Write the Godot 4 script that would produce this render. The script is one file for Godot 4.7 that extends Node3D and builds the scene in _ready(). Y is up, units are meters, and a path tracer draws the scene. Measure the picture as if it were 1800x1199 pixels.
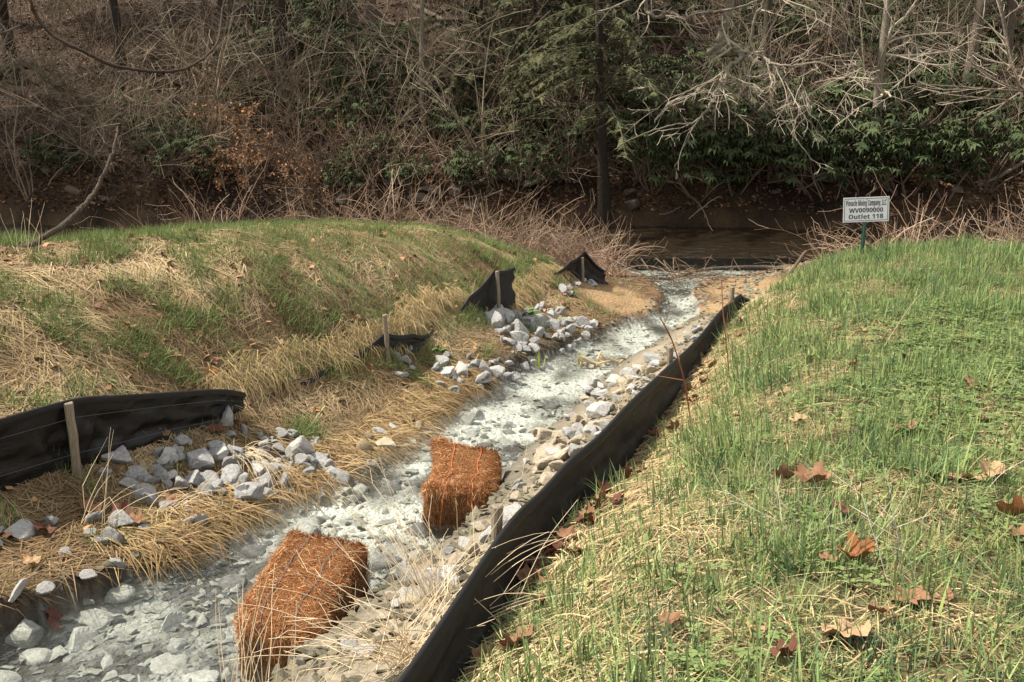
extends Node3D
# A stony outlet stream between grassy banks, silt fences and straw bales, running to a river below a wooded hill.
const LAND := [[-3.18, 5.79, -0.8], [-2.92, 6.24, -0.8], [-2.63, 6.83, -0.8], [-2.29, 7.66, -0.78], [-1.8, 8.42, -0.78], [-1.2, 9.49, -0.82], [-0.8, 10.48, -0.85], [-0.24, 11.75, -0.9], [0.31, 13.2, -0.95], [0.93, 14.52, -1], [-4.2, 8.1, 0.32], [-3.96, 8.95, 0.3], [-3.55, 9.82, 0.27], [-3.06, 10.68, 0.22], [-2.25, 11.56, 0.12], [-1.39, 12.09, -0.08], [-0.38, 13.16, -0.35], [0.41, 14.24, -0.7], [-3.59, 6.73, -0.22], [-3.24, 7.14, -0.2], [-2.82, 8.02, -0.18], [-2.25, 8.58, -0.15], [-1.68, 9.67, -0.2], [-0.91, 11.2, -0.42], [-0.29, 12.61, -0.6], [-3.17, 6.26, -0.6], [-2.63, 6.88, -0.6], [-2.04, 8.21, -0.62], [-1.28, 9.92, -0.66], [-12, 9, 0], [-12, 6, 0], [-12, 14, -0.7], [-6.5, 9.2, 0.14], [-5.2, 10, 0.06], [-6, 12, -0.35], [-4.2, 11.8, -0.12], [-3, 13.2, -0.2], [-2, 13.8, -0.25], [-4, 13.5, -0.5], [-6, 14.5, -0.8], [-3, 15, -0.7], [-9, 17, -0.9], [-4, 17.5, -1.2], [-0.5, 16.5, -1.1], [-6, 3, -0.6], [-9, 2, -0.3], [-12, -2, 0], [-0.18, 3.11, -0.4], [-0.03, 3.64, -0.43], [0.16, 4.27, -0.46], [0.39, 4.83, -0.49], [0.61, 5.3, -0.5], [0.87, 5.98, -0.52], [1.12, 6.69, -0.54], [1.64, 8.14, -0.55], [2.36, 9.96, -0.55], [0.18, 2.72, -0.15], [0.34, 3.35, -0.2], [0.57, 3.99, -0.22], [0.85, 4.64, -0.24], [1.17, 5.39, -0.26], [1.6, 6.58, -0.26], [2.09, 7.91, -0.25], [2.81, 9.78, -0.22], [0.46, 2.54, -0.03], [0.71, 3.26, -0.04], [1.12, 4.09, -0.05], [1.7, 5.37, -0.05], [2.49, 7.35, -0.03], [3.21, 10.09, -0.1], [3.74, 10.48, -0.02], [4.57, 10.59, 0], [5.39, 10.39, 0], [3.45, 6.51, 0], [2.35, 4.32, 0], [1.79, 3.18, 0], [1.44, 2.49, 0], [1.06, 2.8, 0], [1.48, 3.7, -0.01], [2.17, 5.21, 0], [1, 1.6, -0.05], [3, 1, 0], [0, 0, -0.05], [6, -3, 0], [12, 0, 0], [12, 6, 0.05], [12, 10, 0], [7.5, 9, 0.02], [4.5, 12.3, -0.7], [7, 12.5, -0.7], [12, 13, -0.8], [3.6, 15.8, -1.28], [5, 15.5, -1.25], [8, 15.5, -1.3], [12, 16.5, -1.4], [-1.3, 2.2, -0.55], [-2.2, 1, -0.6], [4, 8, 0.01], [3, 8.3, 0], [5, 9, 0], [4, 9.2, 0], [2.6, 8.8, -0.06], [6, 7, 0], [8, 6, 0], [1.49, 14.24, -1.22], [1.09, 13.29, -1.15], [1.22, 12.98, -1.28], [3.61, 15.18, -1.27]]
const WATER_EDGE_A := [[4.44, -2.98], [4.81, -2.74], [5.09, -2.53], [5.36, -2.35], [5.78, -2.05], [6.46, -1.79], [7.02, -1.45], [7.59, -1.2], [8.06, -0.92], [9.16, -0.55], [10, -0.18], [10.88, 0.26], [11.66, 0.69], [12.76, 1.35], [13.74, 2.01], [14.88, 2.29], [16.38, 2.28], [17.45, 2.07], [18.73, 1.89]]
const WATER_EDGE_B := [[4, -0.99], [4.49, -0.77], [4.96, -0.56], [5.52, -0.34], [6.17, -0.14], [6.84, -0.06], [7.59, 0.14], [8.27, 0.42], [8.96, 0.64], [9.85, 1.05], [10.49, 1.43], [11.75, 1.97], [13.14, 2.5], [14.18, 2.74], [15.13, 2.77], [16.04, 3.16], [17.38, 4.32], [18.65, 5.38]]
const ROCK_NEAR := [[-2.256, 6.695, 0.188, 1.1], [-2.412, 6.629, 0.13, 0.9], [-2.133, 6.838, 0.1, 1.5], [-2.056, 6.95, 0.144, 0.7], [-1.892, 7.199, 0.088, 1.4], [-1.658, 7.292, 0.205, 0.95], [-1.521, 7.259, 0.142, 0.8], [-1.431, 7.295, 0.08, 0.9], [-1.863, 6.879, 0.194, 0.4], [-1.815, 6.763, 0.142, 0.7], [-1.678, 6.821, 0.101, 1.2], [-1.709, 7.022, 0.147, 0.6], [-2.033, 6.673, 0.148, 0.9], [-2.136, 6.545, 0.121, 0.7], [-1.93, 6.659, 0.123, 0.8], [-2.377, 6.448, 0.103, 0.9], [-2.556, 6.249, 0.123, 1], [-1.824, 6.502, 0.169, 0.8], [-2.458, 6.178, 0.115, 0.8], [-2.715, 6.447, 0.197, 0.6], [-2.234, 7.368, 0.133, 1], [-2.258, 7.065, 0.051, 0.8], [-2.148, 7.196, 0.061, 0.8], [-2.059, 6.018, 0.128, 0.7], [-1.706, 6.595, 0.066, 0.8], [-2.436, 5.23, 0.121, 0.5], [-2.321, 5.395, 0.09, 0.7], [-2.678, 4.889, 0.127, 0.4], [-2.591, 5.009, 0.091, 0.5], [-2.069, 5.749, 0.066, 0.6], [-1.798, 6.166, 0.155, 0.4], [-2.951, 5.488, 0.138, 0.6], [-1.368, 7.129, 0.202, 0.5], [-2.02, 6.477, 0.12, 0.7], [-2.221, 6.503, 0.112, 0.8], [-1.777, 6.953, 0.111, 0.8], [-1.546, 7.053, 0.113, 0.6], [-2.443, 6.358, 0.094, 0.8], [-1.954, 7, 0.111, 0.9], [-2.454, 6.577, 0.097, 0.8], [-2.384, 6.867, 0.108, 0.6], [-1.611, 6.753, 0.075, 0.7]]
const ROCK_MID := [[-0.723, 9.771, 0.127, 0.9], [-0.651, 9.53, 0.227, 0.8], [-0.508, 9.732, 0.162, 0.9], [-0.317, 9.685, 0.161, 0.8], [-0.469, 9.9, 0.117, 0.8], [-0.37, 9.562, 0.228, 0.5], [-0.178, 10.005, 0.154, 0.7], [-0.568, 9.259, 0.088, 0.8], [-0.03, 10.301, 0.11, 0.7], [0.113, 10.589, 0.125, 0.8], [0.223, 10.749, 0.102, 0.6], [-0.296, 9.985, 0.142, 0.7], [-0.781, 9.549, 0.113, 0.7], [-0.119, 10.046, 0.143, 0.5], [-1.031, 9.421, 0.112, 0.7], [-1.11, 9.386, 0.089, 0.7], [-0.566, 9.518, 0.125, 0.8]]
const ROCK_TAN := [[-1.139, 8.049, 0.127, 0.8], [-1.033, 8.174, 0.089, 0.8], [-0.991, 8.236, 0.05, 0.8], [-1.083, 7.788, 0.17, 0.7], [-1.21, 7.696, 0.169, 0.6], [-0.92, 7.793, 0.095, 0.4], [-0.827, 8.34, 0.121, 0.6], [-1.194, 7.918, 0.115, 0.7], [-0.678, 8.69, 0.094, 0.6], [-0.753, 8.468, 0.082, 0.6]]
const ROCK_HEAP := [[-0.228, 11.464, 0.188, 1.1], [-0.242, 11.162, 0.196, 1], [-0.034, 11.549, 0.176, 1.1], [0.035, 11.806, 0.124, 1], [0.099, 11.254, 0.225, 1.1], [0.078, 10.988, 0.181, 0.7], [0.192, 11.699, 0.137, 1], [0.244, 11.897, 0.098, 1], [0.317, 11.726, 0.151, 1.3], [0.487, 11.842, 0.264, 0.9], [0.66, 12.236, 0.201, 0.9], [0.714, 11.925, 0.14, 0.8], [0.233, 12.074, 0.113, 0.9], [0.377, 12.161, 0.114, 0.9], [0.508, 12.418, 0.145, 1], [0.633, 12.587, 0.103, 1.2], [0.825, 12.588, 0.103, 0.9], [0.883, 12.349, 0.159, 0.8], [0.92, 12.052, 0.142, 0.7], [0.308, 11.395, 0.147, 0.8], [0.405, 11.484, 0.081, 1.1], [0.514, 11.496, 0.108, 0.7], [0.606, 11.586, 0.095, 0.7], [0.262, 11.12, 0.092, 0.9], [-0.038, 10.828, 0.153, 0.6], [-0.123, 11.051, 0.143, 0.7], [0.128, 10.847, 0.09, 0.8], [0.232, 10.926, 0.129, 0.7], [0.165, 10.782, 0.076, 0.8], [-0.173, 11.877, 0.139, 0.6], [-0.014, 12.115, 0.085, 0.8], [0.305, 12.425, 0.102, 0.7], [0.755, 11.786, 0.097, 0.7], [0.974, 12.204, 0.115, 0.6], [-0.132, 11.299, 0.132, 1], [0.384, 11.9, 0.14, 1], [0, 11.336, 0.12, 0.9], [0.588, 11.781, 0.111, 0.7], [1.06, 12.463, 0.117, 0.6], [0.175, 11.971, 0.098, 0.9], [0.802, 11.87, 0.098, 0.7], [0.032, 10.772, 0.127, 0.6]]
const ROCK_UPPER := [[0.681, 13.457, 0.125, 0.9], [0.807, 13.469, 0.094, 0.6], [0.908, 13.966, 0.13, 0.6], [1.043, 14.386, 0.084, 0.8], [1.2, 14.457, 0.151, 0.5], [1.693, 15.192, 0.088, 0.6], [0.796, 13.707, 0.08, 0.6]]
const ROCK_RIGHT := [[0.28, 8.472, 0.113, 0.7], [0.364, 7.549, 0.11, 0.8], [0.333, 7.365, 0.089, 0.7], [0.483, 7.292, 0.106, 0.7], [0.409, 7.131, 0.104, 0.7], [0.384, 6.892, 0.109, 0.6], [0.281, 7.137, 0.078, 0.8], [0.226, 7.172, 0.061, 0.9], [0.225, 6.631, 0.17, 0.7], [0.37, 6.634, 0.146, 0.7], [0.33, 6.402, 0.118, 0.6], [0.541, 7.829, 0.123, 0.6], [0.668, 7.958, 0.096, 0.8], [0.712, 7.662, 0.166, 0.9], [0.618, 7.075, 0.12, 0.6], [0.531, 7.473, 0.081, 0.7], [0.592, 7.572, 0.091, 0.7], [0.047, 6.384, 0.055, 0.8], [0.057, 6.191, 0.084, 0.8], [0.018, 5.96, 0.066, 0.9], [0.169, 6.154, 0.053, 0.7], [0.484, 8.07, 0.087, 0.5], [0.666, 8.243, 0.079, 0.7], [0.251, 6.251, 0.123, 0.6], [0.216, 6.099, 0.075, 0.7], [-0.162, 5.247, 0.119, 0.6], [-0.1, 4.914, 0.118, 0.6], [-0.247, 4.975, 0.095, 0.5], [-0.181, 4.71, 0.096, 0.6], [-0.484, 4.33, 0.124, 0.6], [-0.454, 4.388, 0.091, 0.5], [-0.541, 4.3, 0.078, 0.5], [-0.296, 4.75, 0.097, 0.6], [-0.319, 4.562, 0.111, 0.5], [0.128, 5.999, 0.067, 0.6], [0.089, 5.796, 0.05, 0.7], [0.159, 6.546, 0.064, 0.7], [0.106, 6.964, 0.06, 0.6], [0.388, 8.607, 0.083, 0.6], [-0.397, 4.533, 0.087, 0.6], [-0.576, 4.147, 0.087, 0.5], [-0.068, 5.558, 0.076, 0.6], [0, 5.608, 0.056, 0.7], [0.782, 8.177, 0.108, 0.6], [0.73, 7.146, 0.095, 0.7]]
const ROCK_RFAR := [[1.928, 10.106, 0.107, 0.7], [1.785, 9.668, 0.114, 0.6], [1.677, 9.495, 0.089, 0.6], [1.962, 11.336, 0.106, 0.6], [1.429, 8.629, 0.102, 0.6], [1.365, 8.698, 0.093, 0.7], [1.298, 8.764, 0.104, 0.6], [1.103, 8.843, 0.116, 0.5], [1.516, 8.853, 0.084, 0.7], [1.212, 8.811, 0.084, 0.6], [1.343, 8.329, 0.069, 0.7], [1.892, 10.566, 0.074, 0.7], [1.721, 9, 0.085, 0.6], [1.197, 8.391, 0.08, 0.6]]
const LEAVES_R := [[1.012, 2.698, 0.165, 0, 0.5], [1.27, 3.96, 0.161, 1, 1.5], [1.195, 4.084, 0.116, 1, 1.3], [1.786, 3.956, 0.122, 2, 0.5], [1.92, 3.932, 0.15, 0, 0.4], [2.036, 3.95, 0.151, 0, 0.8], [1.19, 3.151, 0.133, 3, 1.6], [1.285, 3.611, 0.099, 2, 0.6], [1.918, 4.65, 0.155, 1, 0.3], [1.48, 4.921, 0.095, 0, 0.7], [1.586, 5.629, 0.121, 0, 0.3], [2.452, 6.784, 0.064, 0, 0.6], [2.34, 6.989, 0.066, 0, 0.8], [2.466, 6.545, 0.054, 0, 0.4], [2.411, 5.903, 0.105, 2, 1], [2.074, 5.826, 0.111, 1, 1.1], [1.927, 3.532, 0.142, 3, 1.4], [1.865, 3.383, 0.107, 1, 1], [0.788, 2.566, 0.104, 2, 1.1], [1.265, 2.913, 0.125, 1, 0.3], [2.237, 5.27, 0.082, 0, 0.4], [2.514, 5.253, 0.107, 1, 1], [2.291, 5.098, 0.085, 0, 0.5], [1.507, 7.259, 0.129, 0, 0.8], [1.887, 8.056, 0.104, 1, 1], [0.51, 4.49, 0.112, 2, 1], [0.427, 4.569, 0.114, 1, 1.2], [0.629, 5.029, 0.105, 1, 0.9], [0.347, 4.329, 0.12, 2, 0.8], [0.26, 4.202, 0.106, 1, 1], [0.099, 3.978, 0.138, 2, 1], [0.061, 3.868, 0.115, 1, 0.8], [0.166, 4.104, 0.105, 2, 1.2], [0.983, 6.293, 0.076, 1, 1], [1.63, 4.229, 0.052, 3, 0.8], [1.558, 7.979, 0.113, 1, 1], [2.496, 7.915, 0.065, 0, 0.6], [0.504, 2.834, 0.083, 1, 0.8], [1.129, 2.788, 0.084, 1, 0.7], [0.75, 2.749, 0.073, 0, 0.4], [1.4, 2.928, 0.076, 1, 0.4], [1.087, 3.136, 0.068, 1, 0.6], [2.333, 4.737, 0.074, 1, 0.8], [1.947, 6.326, 0.082, 0, 0.6], [1.305, 5.437, 0.079, 1, 0.7]]
const LEAVES_L := [[-2.799, 5.517, 0.132, 2, 1], [-2.652, 5.823, 0.153, 1, 0.6], [-2.489, 5.903, 0.162, 2, 0.4], [-2.513, 4.97, 0.163, 2, 0.5], [-2.38, 5.843, 0.125, 1, 0.8], [-2.418, 7.848, 0.112, 1, 0.8], [-2.42, 7.712, 0.128, 3, 0.9], [-3.005, 7.638, 0.099, 0, 1], [-2.035, 8.426, 0.079, 0, 0.7], [-2.04, 7.968, 0.095, 0, 0.6], [-3.578, 7.532, 0.097, 1, 0.7], [-3.613, 7.414, 0.087, 1, 0.8], [-2.152, 7.378, 0.142, 1, 0.9], [-2.234, 7.129, 0.138, 2, 0.8], [-1.753, 10.099, 0.07, 1, 0.6], [-2.664, 7.63, 0.09, 1, 0.6], [-2.829, 7.41, 0.079, 0, 0.6], [-1.181, 11.373, 0.092, 1, 0.8], [-1.74, 8.675, 0.092, 1, 0.6], [-2.582, 7.977, 0.084, 1, 0.7], [-3.565, 8.225, 0.076, 1, 0.7], [-2.137, 8.72, 0.071, 1, 0.6], [-2.348, 8.797, 0.066, 1, 0.8], [-2.523, 7.426, 0.08, 1, 0.7], [-1.859, 8.233, 0.088, 0, 0.7], [-1.617, 7.42, 0.09, 3, 0.7], [-1.991, 6.661, 0.107, 1, 0.9], [-2.266, 6.151, 0.115, 1, 0.6], [-2.726, 5.206, 0.1, 0, 0.7], [-1.817, 6.127, 0.1, 0, 0.6], [-1.539, 9.396, 0.066, 1, 0.8], [-1.281, 10.482, 0.073, 1, 0.7], [-3.29, 8.099, 0.075, 0, 0.7], [-0.85, 12.289, 0.071, 1, 0.6], [-2.508, 6.819, 0.091, 1, 0.8], [-3.299, 7.188, 0.076, 1, 0.6]]
const FENCE_R_TOP := [[-0.349, 2.712, -0.142, -0.277], [-0.036, 3.854, -0.156, 0.034], [0.134, 4.377, -0.204, 0.203], [0.288, 4.758, -0.194, 0.358], [0.464, 5.129, -0.193, 0.535], [0.701, 5.719, -0.19, 0.772], [1.014, 6.575, -0.246, 1.084], [1.489, 7.907, -0.354, 1.559], [1.889, 8.791, -0.271, 1.96], [2.192, 9.419, -0.259, 2.262]]
const FENCE_L_TOP := [[-3.284, 5.566, -0.328, -3.313], [-3.134, 5.804, -0.322, -3.165], [-2.869, 6.224, -0.325, -2.901], [-2.702, 6.471, -0.377, -2.731], [-2.454, 6.862, -0.471, -2.484], [-2.229, 7.265, -0.57, -2.259], [-2.11, 7.499, -0.668, -2.141]]
const RHODO := [[3.49, 24.59, 1.55], [4.57, 24.37, 1.53], [5.4, 24.39, 1.67], [6.55, 24.62, 1.55], [7.38, 24.08, 1.65], [8.29, 23.96, 1.64], [9.33, 23.83, 1.77], [10.27, 23.82, 1.63], [11.22, 23.83, 1.5], [3.26, 26.4, 1.51], [4.33, 26.57, 1.67], [5.31, 26.23, 1.65], [6.48, 26.25, 1.65], [7.54, 25.81, 1.62], [8.57, 25.88, 1.63], [9.82, 26.15, 1.79], [10.84, 26.14, 1.64], [12.44, 26.08, 1.49], [3.98, 28.62, 1.47], [5.25, 28.6, 1.47], [10.59, 28.96, 1.65], [12.62, 28.41, 1.46], [7.77, 31.41, 1.62], [10.16, 31.97, 1.83], [11.53, 32.41, 1.85], [12.37, 31.27, 1.61], [6.35, 28.58, 1.31], [-1.18, 26.34, 1.35], [-0.47, 28.2, 1.45], [0.07, 26.12, 1.34], [0.75, 26.74, 1.38], [-0.7, 24.63, 1.13], [0.42, 24.69, 1.13], [1.44, 25.5, 1.31], [1.59, 28.45, 1.63], [0.5, 30.3, 1.56], [-0.68, 30.97, 1.59], [2.94, 29.4, 1.51], [-3.88, 24.4, 0.84], [-3.4, 25.06, 1], [-4.5, 27.85, 1.43], [-5.61, 29.81, 1.7], [-6.27, 31.68, 1.81], [-6.74, 30.54, 1.57], [-4.2, 30.44, 1.39], [-3.57, 30.88, 1.24], [-4.7, 26.13, 1.19], [-6.38, 27.17, 1.24], [-3.85, 26.4, 1.21], [-7.82, 33.23, 1.52], [-6.87, 34.04, 1.75], [-8.6, 25.41, 1.16], [-7.78, 24.55, 1.12], [-10.03, 26.68, 1.07], [-11.49, 25.39, 1.02], [-8.45, 26.42, 1.06], [-6.72, 26.67, 1.22], [-7.72, 30.42, 1.39], [-3.17, 28.45, 1.3], [-2.51, 24.56, 0.84], [5.05, 32.94, 1.69], [2.95, 33.68, 1.73], [14.27, 32.58, 1.49], [14.9, 30.71, 1.4]]
const SHRUB := [[-12.61, 25.27], [-11.85, 24.82], [-11.47, 25.71], [-10.5, 24.67], [-9.95, 25.14], [-9.11, 24.27], [-8.42, 24.32], [-13.59, 27.89], [-12.59, 27.37], [-12.13, 28.19], [-10.85, 27.29], [-9.56, 26.16], [-8.9, 26.92], [-14.45, 31.09], [-13.81, 32.11], [-12.05, 30.19], [-11.2, 30.7], [-9.76, 29.3], [-8.44, 27.46], [-7.43, 25.35], [-7.49, 27.99], [-16.69, 35.07], [-15.48, 35.41], [-13.66, 34.15], [-12.16, 34.21], [-10.52, 32.48], [-10.25, 34.13], [-8.27, 32.03], [-7, 28.61], [-5.78, 26.43], [-4.7, 24.37], [-5.09, 30.75], [-4.23, 23.99], [-4.06, 28.04], [-2.99, 26.62], [-2.9, 30.95], [-3.28, 33.34], [-1.89, 28.26], [-1.53, 24.51], [-1.83, 33.51], [-0.93, 34.04], [9.75, 24.66], [10.75, 24.38], [11.7, 24.67], [12.52, 25.26], [12.48, 27.27], [11.74, 28.16], [13.9, 28.42], [11.67, 30.25], [13.41, 30.82], [15.45, 32.81], [9.39, 28.17], [9.02, 30.29], [7.57, 27.11], [6.07, 24.35], [7.59, 23.85], [4.29, 25.33], [2.81, 24.76], [0, 24.52], [-3.17, 24.22]]
const BEECH := [[-6.16, 24.11], [-5.2, 24.07], [-6.81, 24.26], [-5.94, 25.05], [-4.88, 25.48], [-7.81, 28.02], [-7.3, 29.66], [-6.13, 27.47], [-7.95, 26.22], [9.96, 23.7], [-6.84, 25.87]]
const VINE := [[-9.287, 3.799, -20, 0.03], [-9.126, 3.13, -20, 0.032], [-8.91, 2.817, -20, 0.034], [-8.574, 2.587, -20, 0.034], [-8.281, 2.433, -20.1, 0.034], [-8.024, 2.258, -20.3, 0.033], [-7.779, 2.159, -20.6, 0.032], [-7.438, 2.102, -21, 0.032], [-7.118, 2.103, -21.5, 0.03], [-6.913, 2.197, -22, 0.03], [-6.815, 2.369, -22.6, 0.03], [-6.783, 2.619, -23.4, 0.028], [-6.838, 2.908, -24.2, 0.028], [-6.938, 3.577, -25, 0.026], [-6.967, 4.403, -25.5, 0.025]]
const CURVED := [[-4.379, 0.267, -8.25, 0.028], [-4.181, 0.338, -8.45, 0.028], [-4.021, 0.432, -8.55, 0.027], [-3.911, 0.53, -8.75, 0.026], [-3.806, 0.649, -8.85, 0.023], [-3.758, 0.776, -9.05, 0.02], [-3.694, 0.946, -9.15, 0.017], [-3.651, 1.103, -9.25, 0.015], [-3.64, 1.242, -9.35, 0.012], [-3.66, 1.332, -9.45, 0.007]]
const MOSSY := [[-13.443, 1.867, -25.3, 0.138], [-12.71, 2.138, -25.3, 0.125], [-12.13, 2.313, -25.3, 0.113], [-11.71, 2.326, -25.3, 0.087], [-11.488, 2.07, -25.3, 0.069], [-11.273, 1.867, -25.3, 0.062], [-11.074, 1.759, -25.3, 0.069], [-10.828, 1.826, -25.2, 0.062], [-10.643, 1.459, -25.2, 0.05], [-10.454, 1.256, -25.1, 0.037]]
const MOSSY2 := [[-13.171, 0.701, -25.3, 0.062], [-12.642, 0.978, -25.3, 0.056], [-12.339, 1.143, -25.3, 0.05], [-11.857, 1.047, -25.3, 0.044], [-11.303, 0.95, -25.3, 0.037], [-11.167, 0.632, -25.3, 0.025], [-11.016, 0.325, -25.3, 0.015]]
const SYC1 := [[4.704, 2.58, -24.6, 0.11], [4.863, 2.796, -24.5, 0.1], [4.955, 3.091, -24.5, 0.1], [5.022, 3.466, -24.4, 0.1], [5.124, 4.147, -24.3, 0.11], [5.193, 4.874, -24.2, 0.12]]
const SYC2 := [[4.852, 2.611, -24.4, 0.085], [5.011, 2.556, -24, 0.08], [5.16, 2.565, -23.6, 0.075], [5.191, 2.488, -23.2, 0.06], [4.979, 2.355, -22.9, 0.05], [4.733, 2.225, -22.6, 0.045], [4.61, 1.955, -22.3, 0.035], [4.471, 1.715, -22.1, 0.032], [4.204, 1.359, -21.9, 0.028], [3.877, 1.067, -21.7, 0.022], [3.482, 1.036, -21.5, 0.018], [2.978, 0.925, -21.3, 0.014], [2.484, 0.735, -21.1, 0.011], [2.113, 0.547, -20.9, 0.008]]
const SYC3 := [[5.143, 2.532, -23.4, 0.05], [5.281, 2.553, -23, 0.04], [5.466, 2.465, -22.6, 0.035], [5.523, 2.332, -22.2, 0.033], [5.671, 2.24, -21.9, 0.028], [5.978, 2.235, -21.7, 0.024], [6.394, 2.263, -21.5, 0.022], [7.064, 1.939, -21.3, 0.018], [7.706, 1.846, -21.1, 0.014], [8.225, 2.102, -21, 0.01], [8.613, 2.433, -20.9, 0.008]]
const SYC4 := [[4.61, 1.955, -22.3, 0.028], [4.338, 1.928, -22.1, 0.024], [3.941, 1.808, -21.9, 0.02], [3.569, 1.596, -21.8, 0.016], [3.26, 1.361, -21.7, 0.012], [3.015, 1.069, -21.6, 0.009]]
const SYC5 := [[5.523, 2.332, -22.2, 0.03], [5.773, 2.009, -22, 0.026], [6, 1.831, -21.9, 0.022], [6.17, 1.596, -21.8, 0.018], [6.296, 1.455, -21.7, 0.014], [6.298, 1.187, -21.6, 0.009]]
const SYC6 := [[5.282, 2.528, -23, 0.035], [5.263, 2.928, -22.8, 0.03], [5.315, 3.336, -22.7, 0.03], [5.458, 3.621, -22.6, 0.035], [5.71, 4.074, -22.5, 0.04]]
const SYC7 := [[5.101, 2.5, -23.2, 0.035], [5.16, 2.085, -22.8, 0.028], [5.323, 1.717, -22.6, 0.022], [5.538, 1.499, -22.4, 0.018], [5.774, 1.294, -22.3, 0.016], [6.019, 0.933, -22.2, 0.014], [6.302, 0.516, -22, 0.012], [6.669, 0.157, -21.9, 0.009], [7.021, -0.019, -21.8, 0.007]]
const SYC8 := [[2.998, 4.053, -23.4, 0.05], [2.99, 3.503, -23.3, 0.045], [3.159, 3.339, -23.2, 0.042], [3.312, 3.314, -23.2, 0.04], [3.457, 3.427, -23.1, 0.042], [3.761, 3.264, -23, 0.04], [4.069, 3.395, -23, 0.036], [4.404, 3.403, -22.8, 0.03], [4.914, 3.481, -22.6, 0.024], [5.492, 3.67, -22.5, 0.02]]
const SAP1 := [[7.894, 1.471, -15.6, 0.035], [7.796, 1.682, -15.7, 0.034], [7.719, 1.936, -15.8, 0.032], [7.65, 2.191, -15.9, 0.03], [7.597, 2.532, -16, 0.028], [7.51, 2.824, -16, 0.026], [7.38, 3.195, -16, 0.024]]
const SAP2 := [[7.794, 1.698, -15.7, 0.016], [7.516, 1.809, -15.8, 0.015], [7.184, 2.068, -16, 0.014], [6.989, 2.241, -16.1, 0.012], [6.668, 2.331, -16.2, 0.01], [6.249, 2.464, -16.3, 0.007]]
const SAP3 := [[7.868, 1.681, -15.6, 0.014], [7.481, 1.698, -15.7, 0.013], [7.176, 1.725, -15.8, 0.012], [6.909, 1.752, -16, 0.01], [6.274, 1.797, -16.2, 0.007]]
const SAP4 := [[7.931, 1.521, -15.6, 0.014], [7.498, 1.555, -15.7, 0.013], [7.015, 1.597, -15.8, 0.012], [6.653, 1.657, -16, 0.01], [6.368, 1.754, -16.2, 0.007]]
const LEAN := [[8.542, -0.71, -24.3, 0.1], [8.627, -0.008, -24.4, 0.09], [8.715, 0.663, -24.5, 0.085], [8.786, 1.196, -24.6, 0.085], [8.806, 1.993, -24.7, 0.08], [8.868, 2.784, -24.8, 0.075], [8.931, 3.698, -24.9, 0.07], [8.967, 4.603, -25, 0.065]]
const FALLEN := [[-11.043, -0.626, -24.9, 0.1], [-10.248, -0.831, -24.7, 0.11], [-9.556, -1.006, -24.5, 0.11], [-8.841, -1.222, -24.2, 0.11], [-8.035, -1.42, -23.8, 0.1]]
const STREAMLOG := [[1.795, -1.358, -16.3, 0.022], [2.186, -1.357, -16.4, 0.03], [2.675, -1.326, -16.5, 0.036], [3.265, -1.266, -16.6, 0.04], [3.861, -1.225, -16.7, 0.045], [4.319, -1.202, -16.8, 0.045], [4.621, -1.222, -16.8, 0.03]]
const SNAG := [[3.28, -0.491, -11.6, 0.022], [3.302, -0.41, -11.6, 0.02], [3.362, -0.301, -11.6, 0.02], [3.421, -0.2, -11.6, 0.018], [3.458, -0.153, -11.6, 0.012]]
const REDSTEM := [[1.102, -0.512, -5.65, 0.006], [1.055, -0.262, -5.6, 0.005], [1.007, -0.037, -5.55, 0.005], [0.96, 0.113, -5.5, 0.004], [0.89, 0.293, -5.45, 0.004], [0.821, 0.409, -5.4, 0.003]]
const REDSTEM2 := [[1.51, -0.449, -6.6, 0.004], [1.473, -0.17, -6.55, 0.004], [1.415, 0.158, -6.5, 0.004], [1.386, 0.428, -6.5, 0.003]]

var rng := RandomNumberGenerator.new()
var used := {}
var tgrid := PackedFloat32Array()
const TX0 := -16.0
const TD0 := -8.0
const TS := 0.25
const TNX := 129
const TND := 117
var nz := FastNoiseLite.new()
var nz2 := FastNoiseLite.new()
var M := {}
const ORD := ["first", "second", "third", "fourth", "fifth", "sixth", "seventh", "eighth", "ninth", "tenth", "eleventh", "twelfth", "thirteenth", "fourteenth", "fifteenth", "sixteenth", "seventeenth", "eighteenth", "nineteenth", "twentieth"]
const TENS := ["", "", "twenty", "thirty", "forty", "fifty", "sixty", "seventy", "eighty", "ninety"]
const TENTH := ["", "", "twentieth", "thirtieth", "fortieth", "fiftieth", "sixtieth", "seventieth", "eightieth", "ninetieth"]

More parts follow.
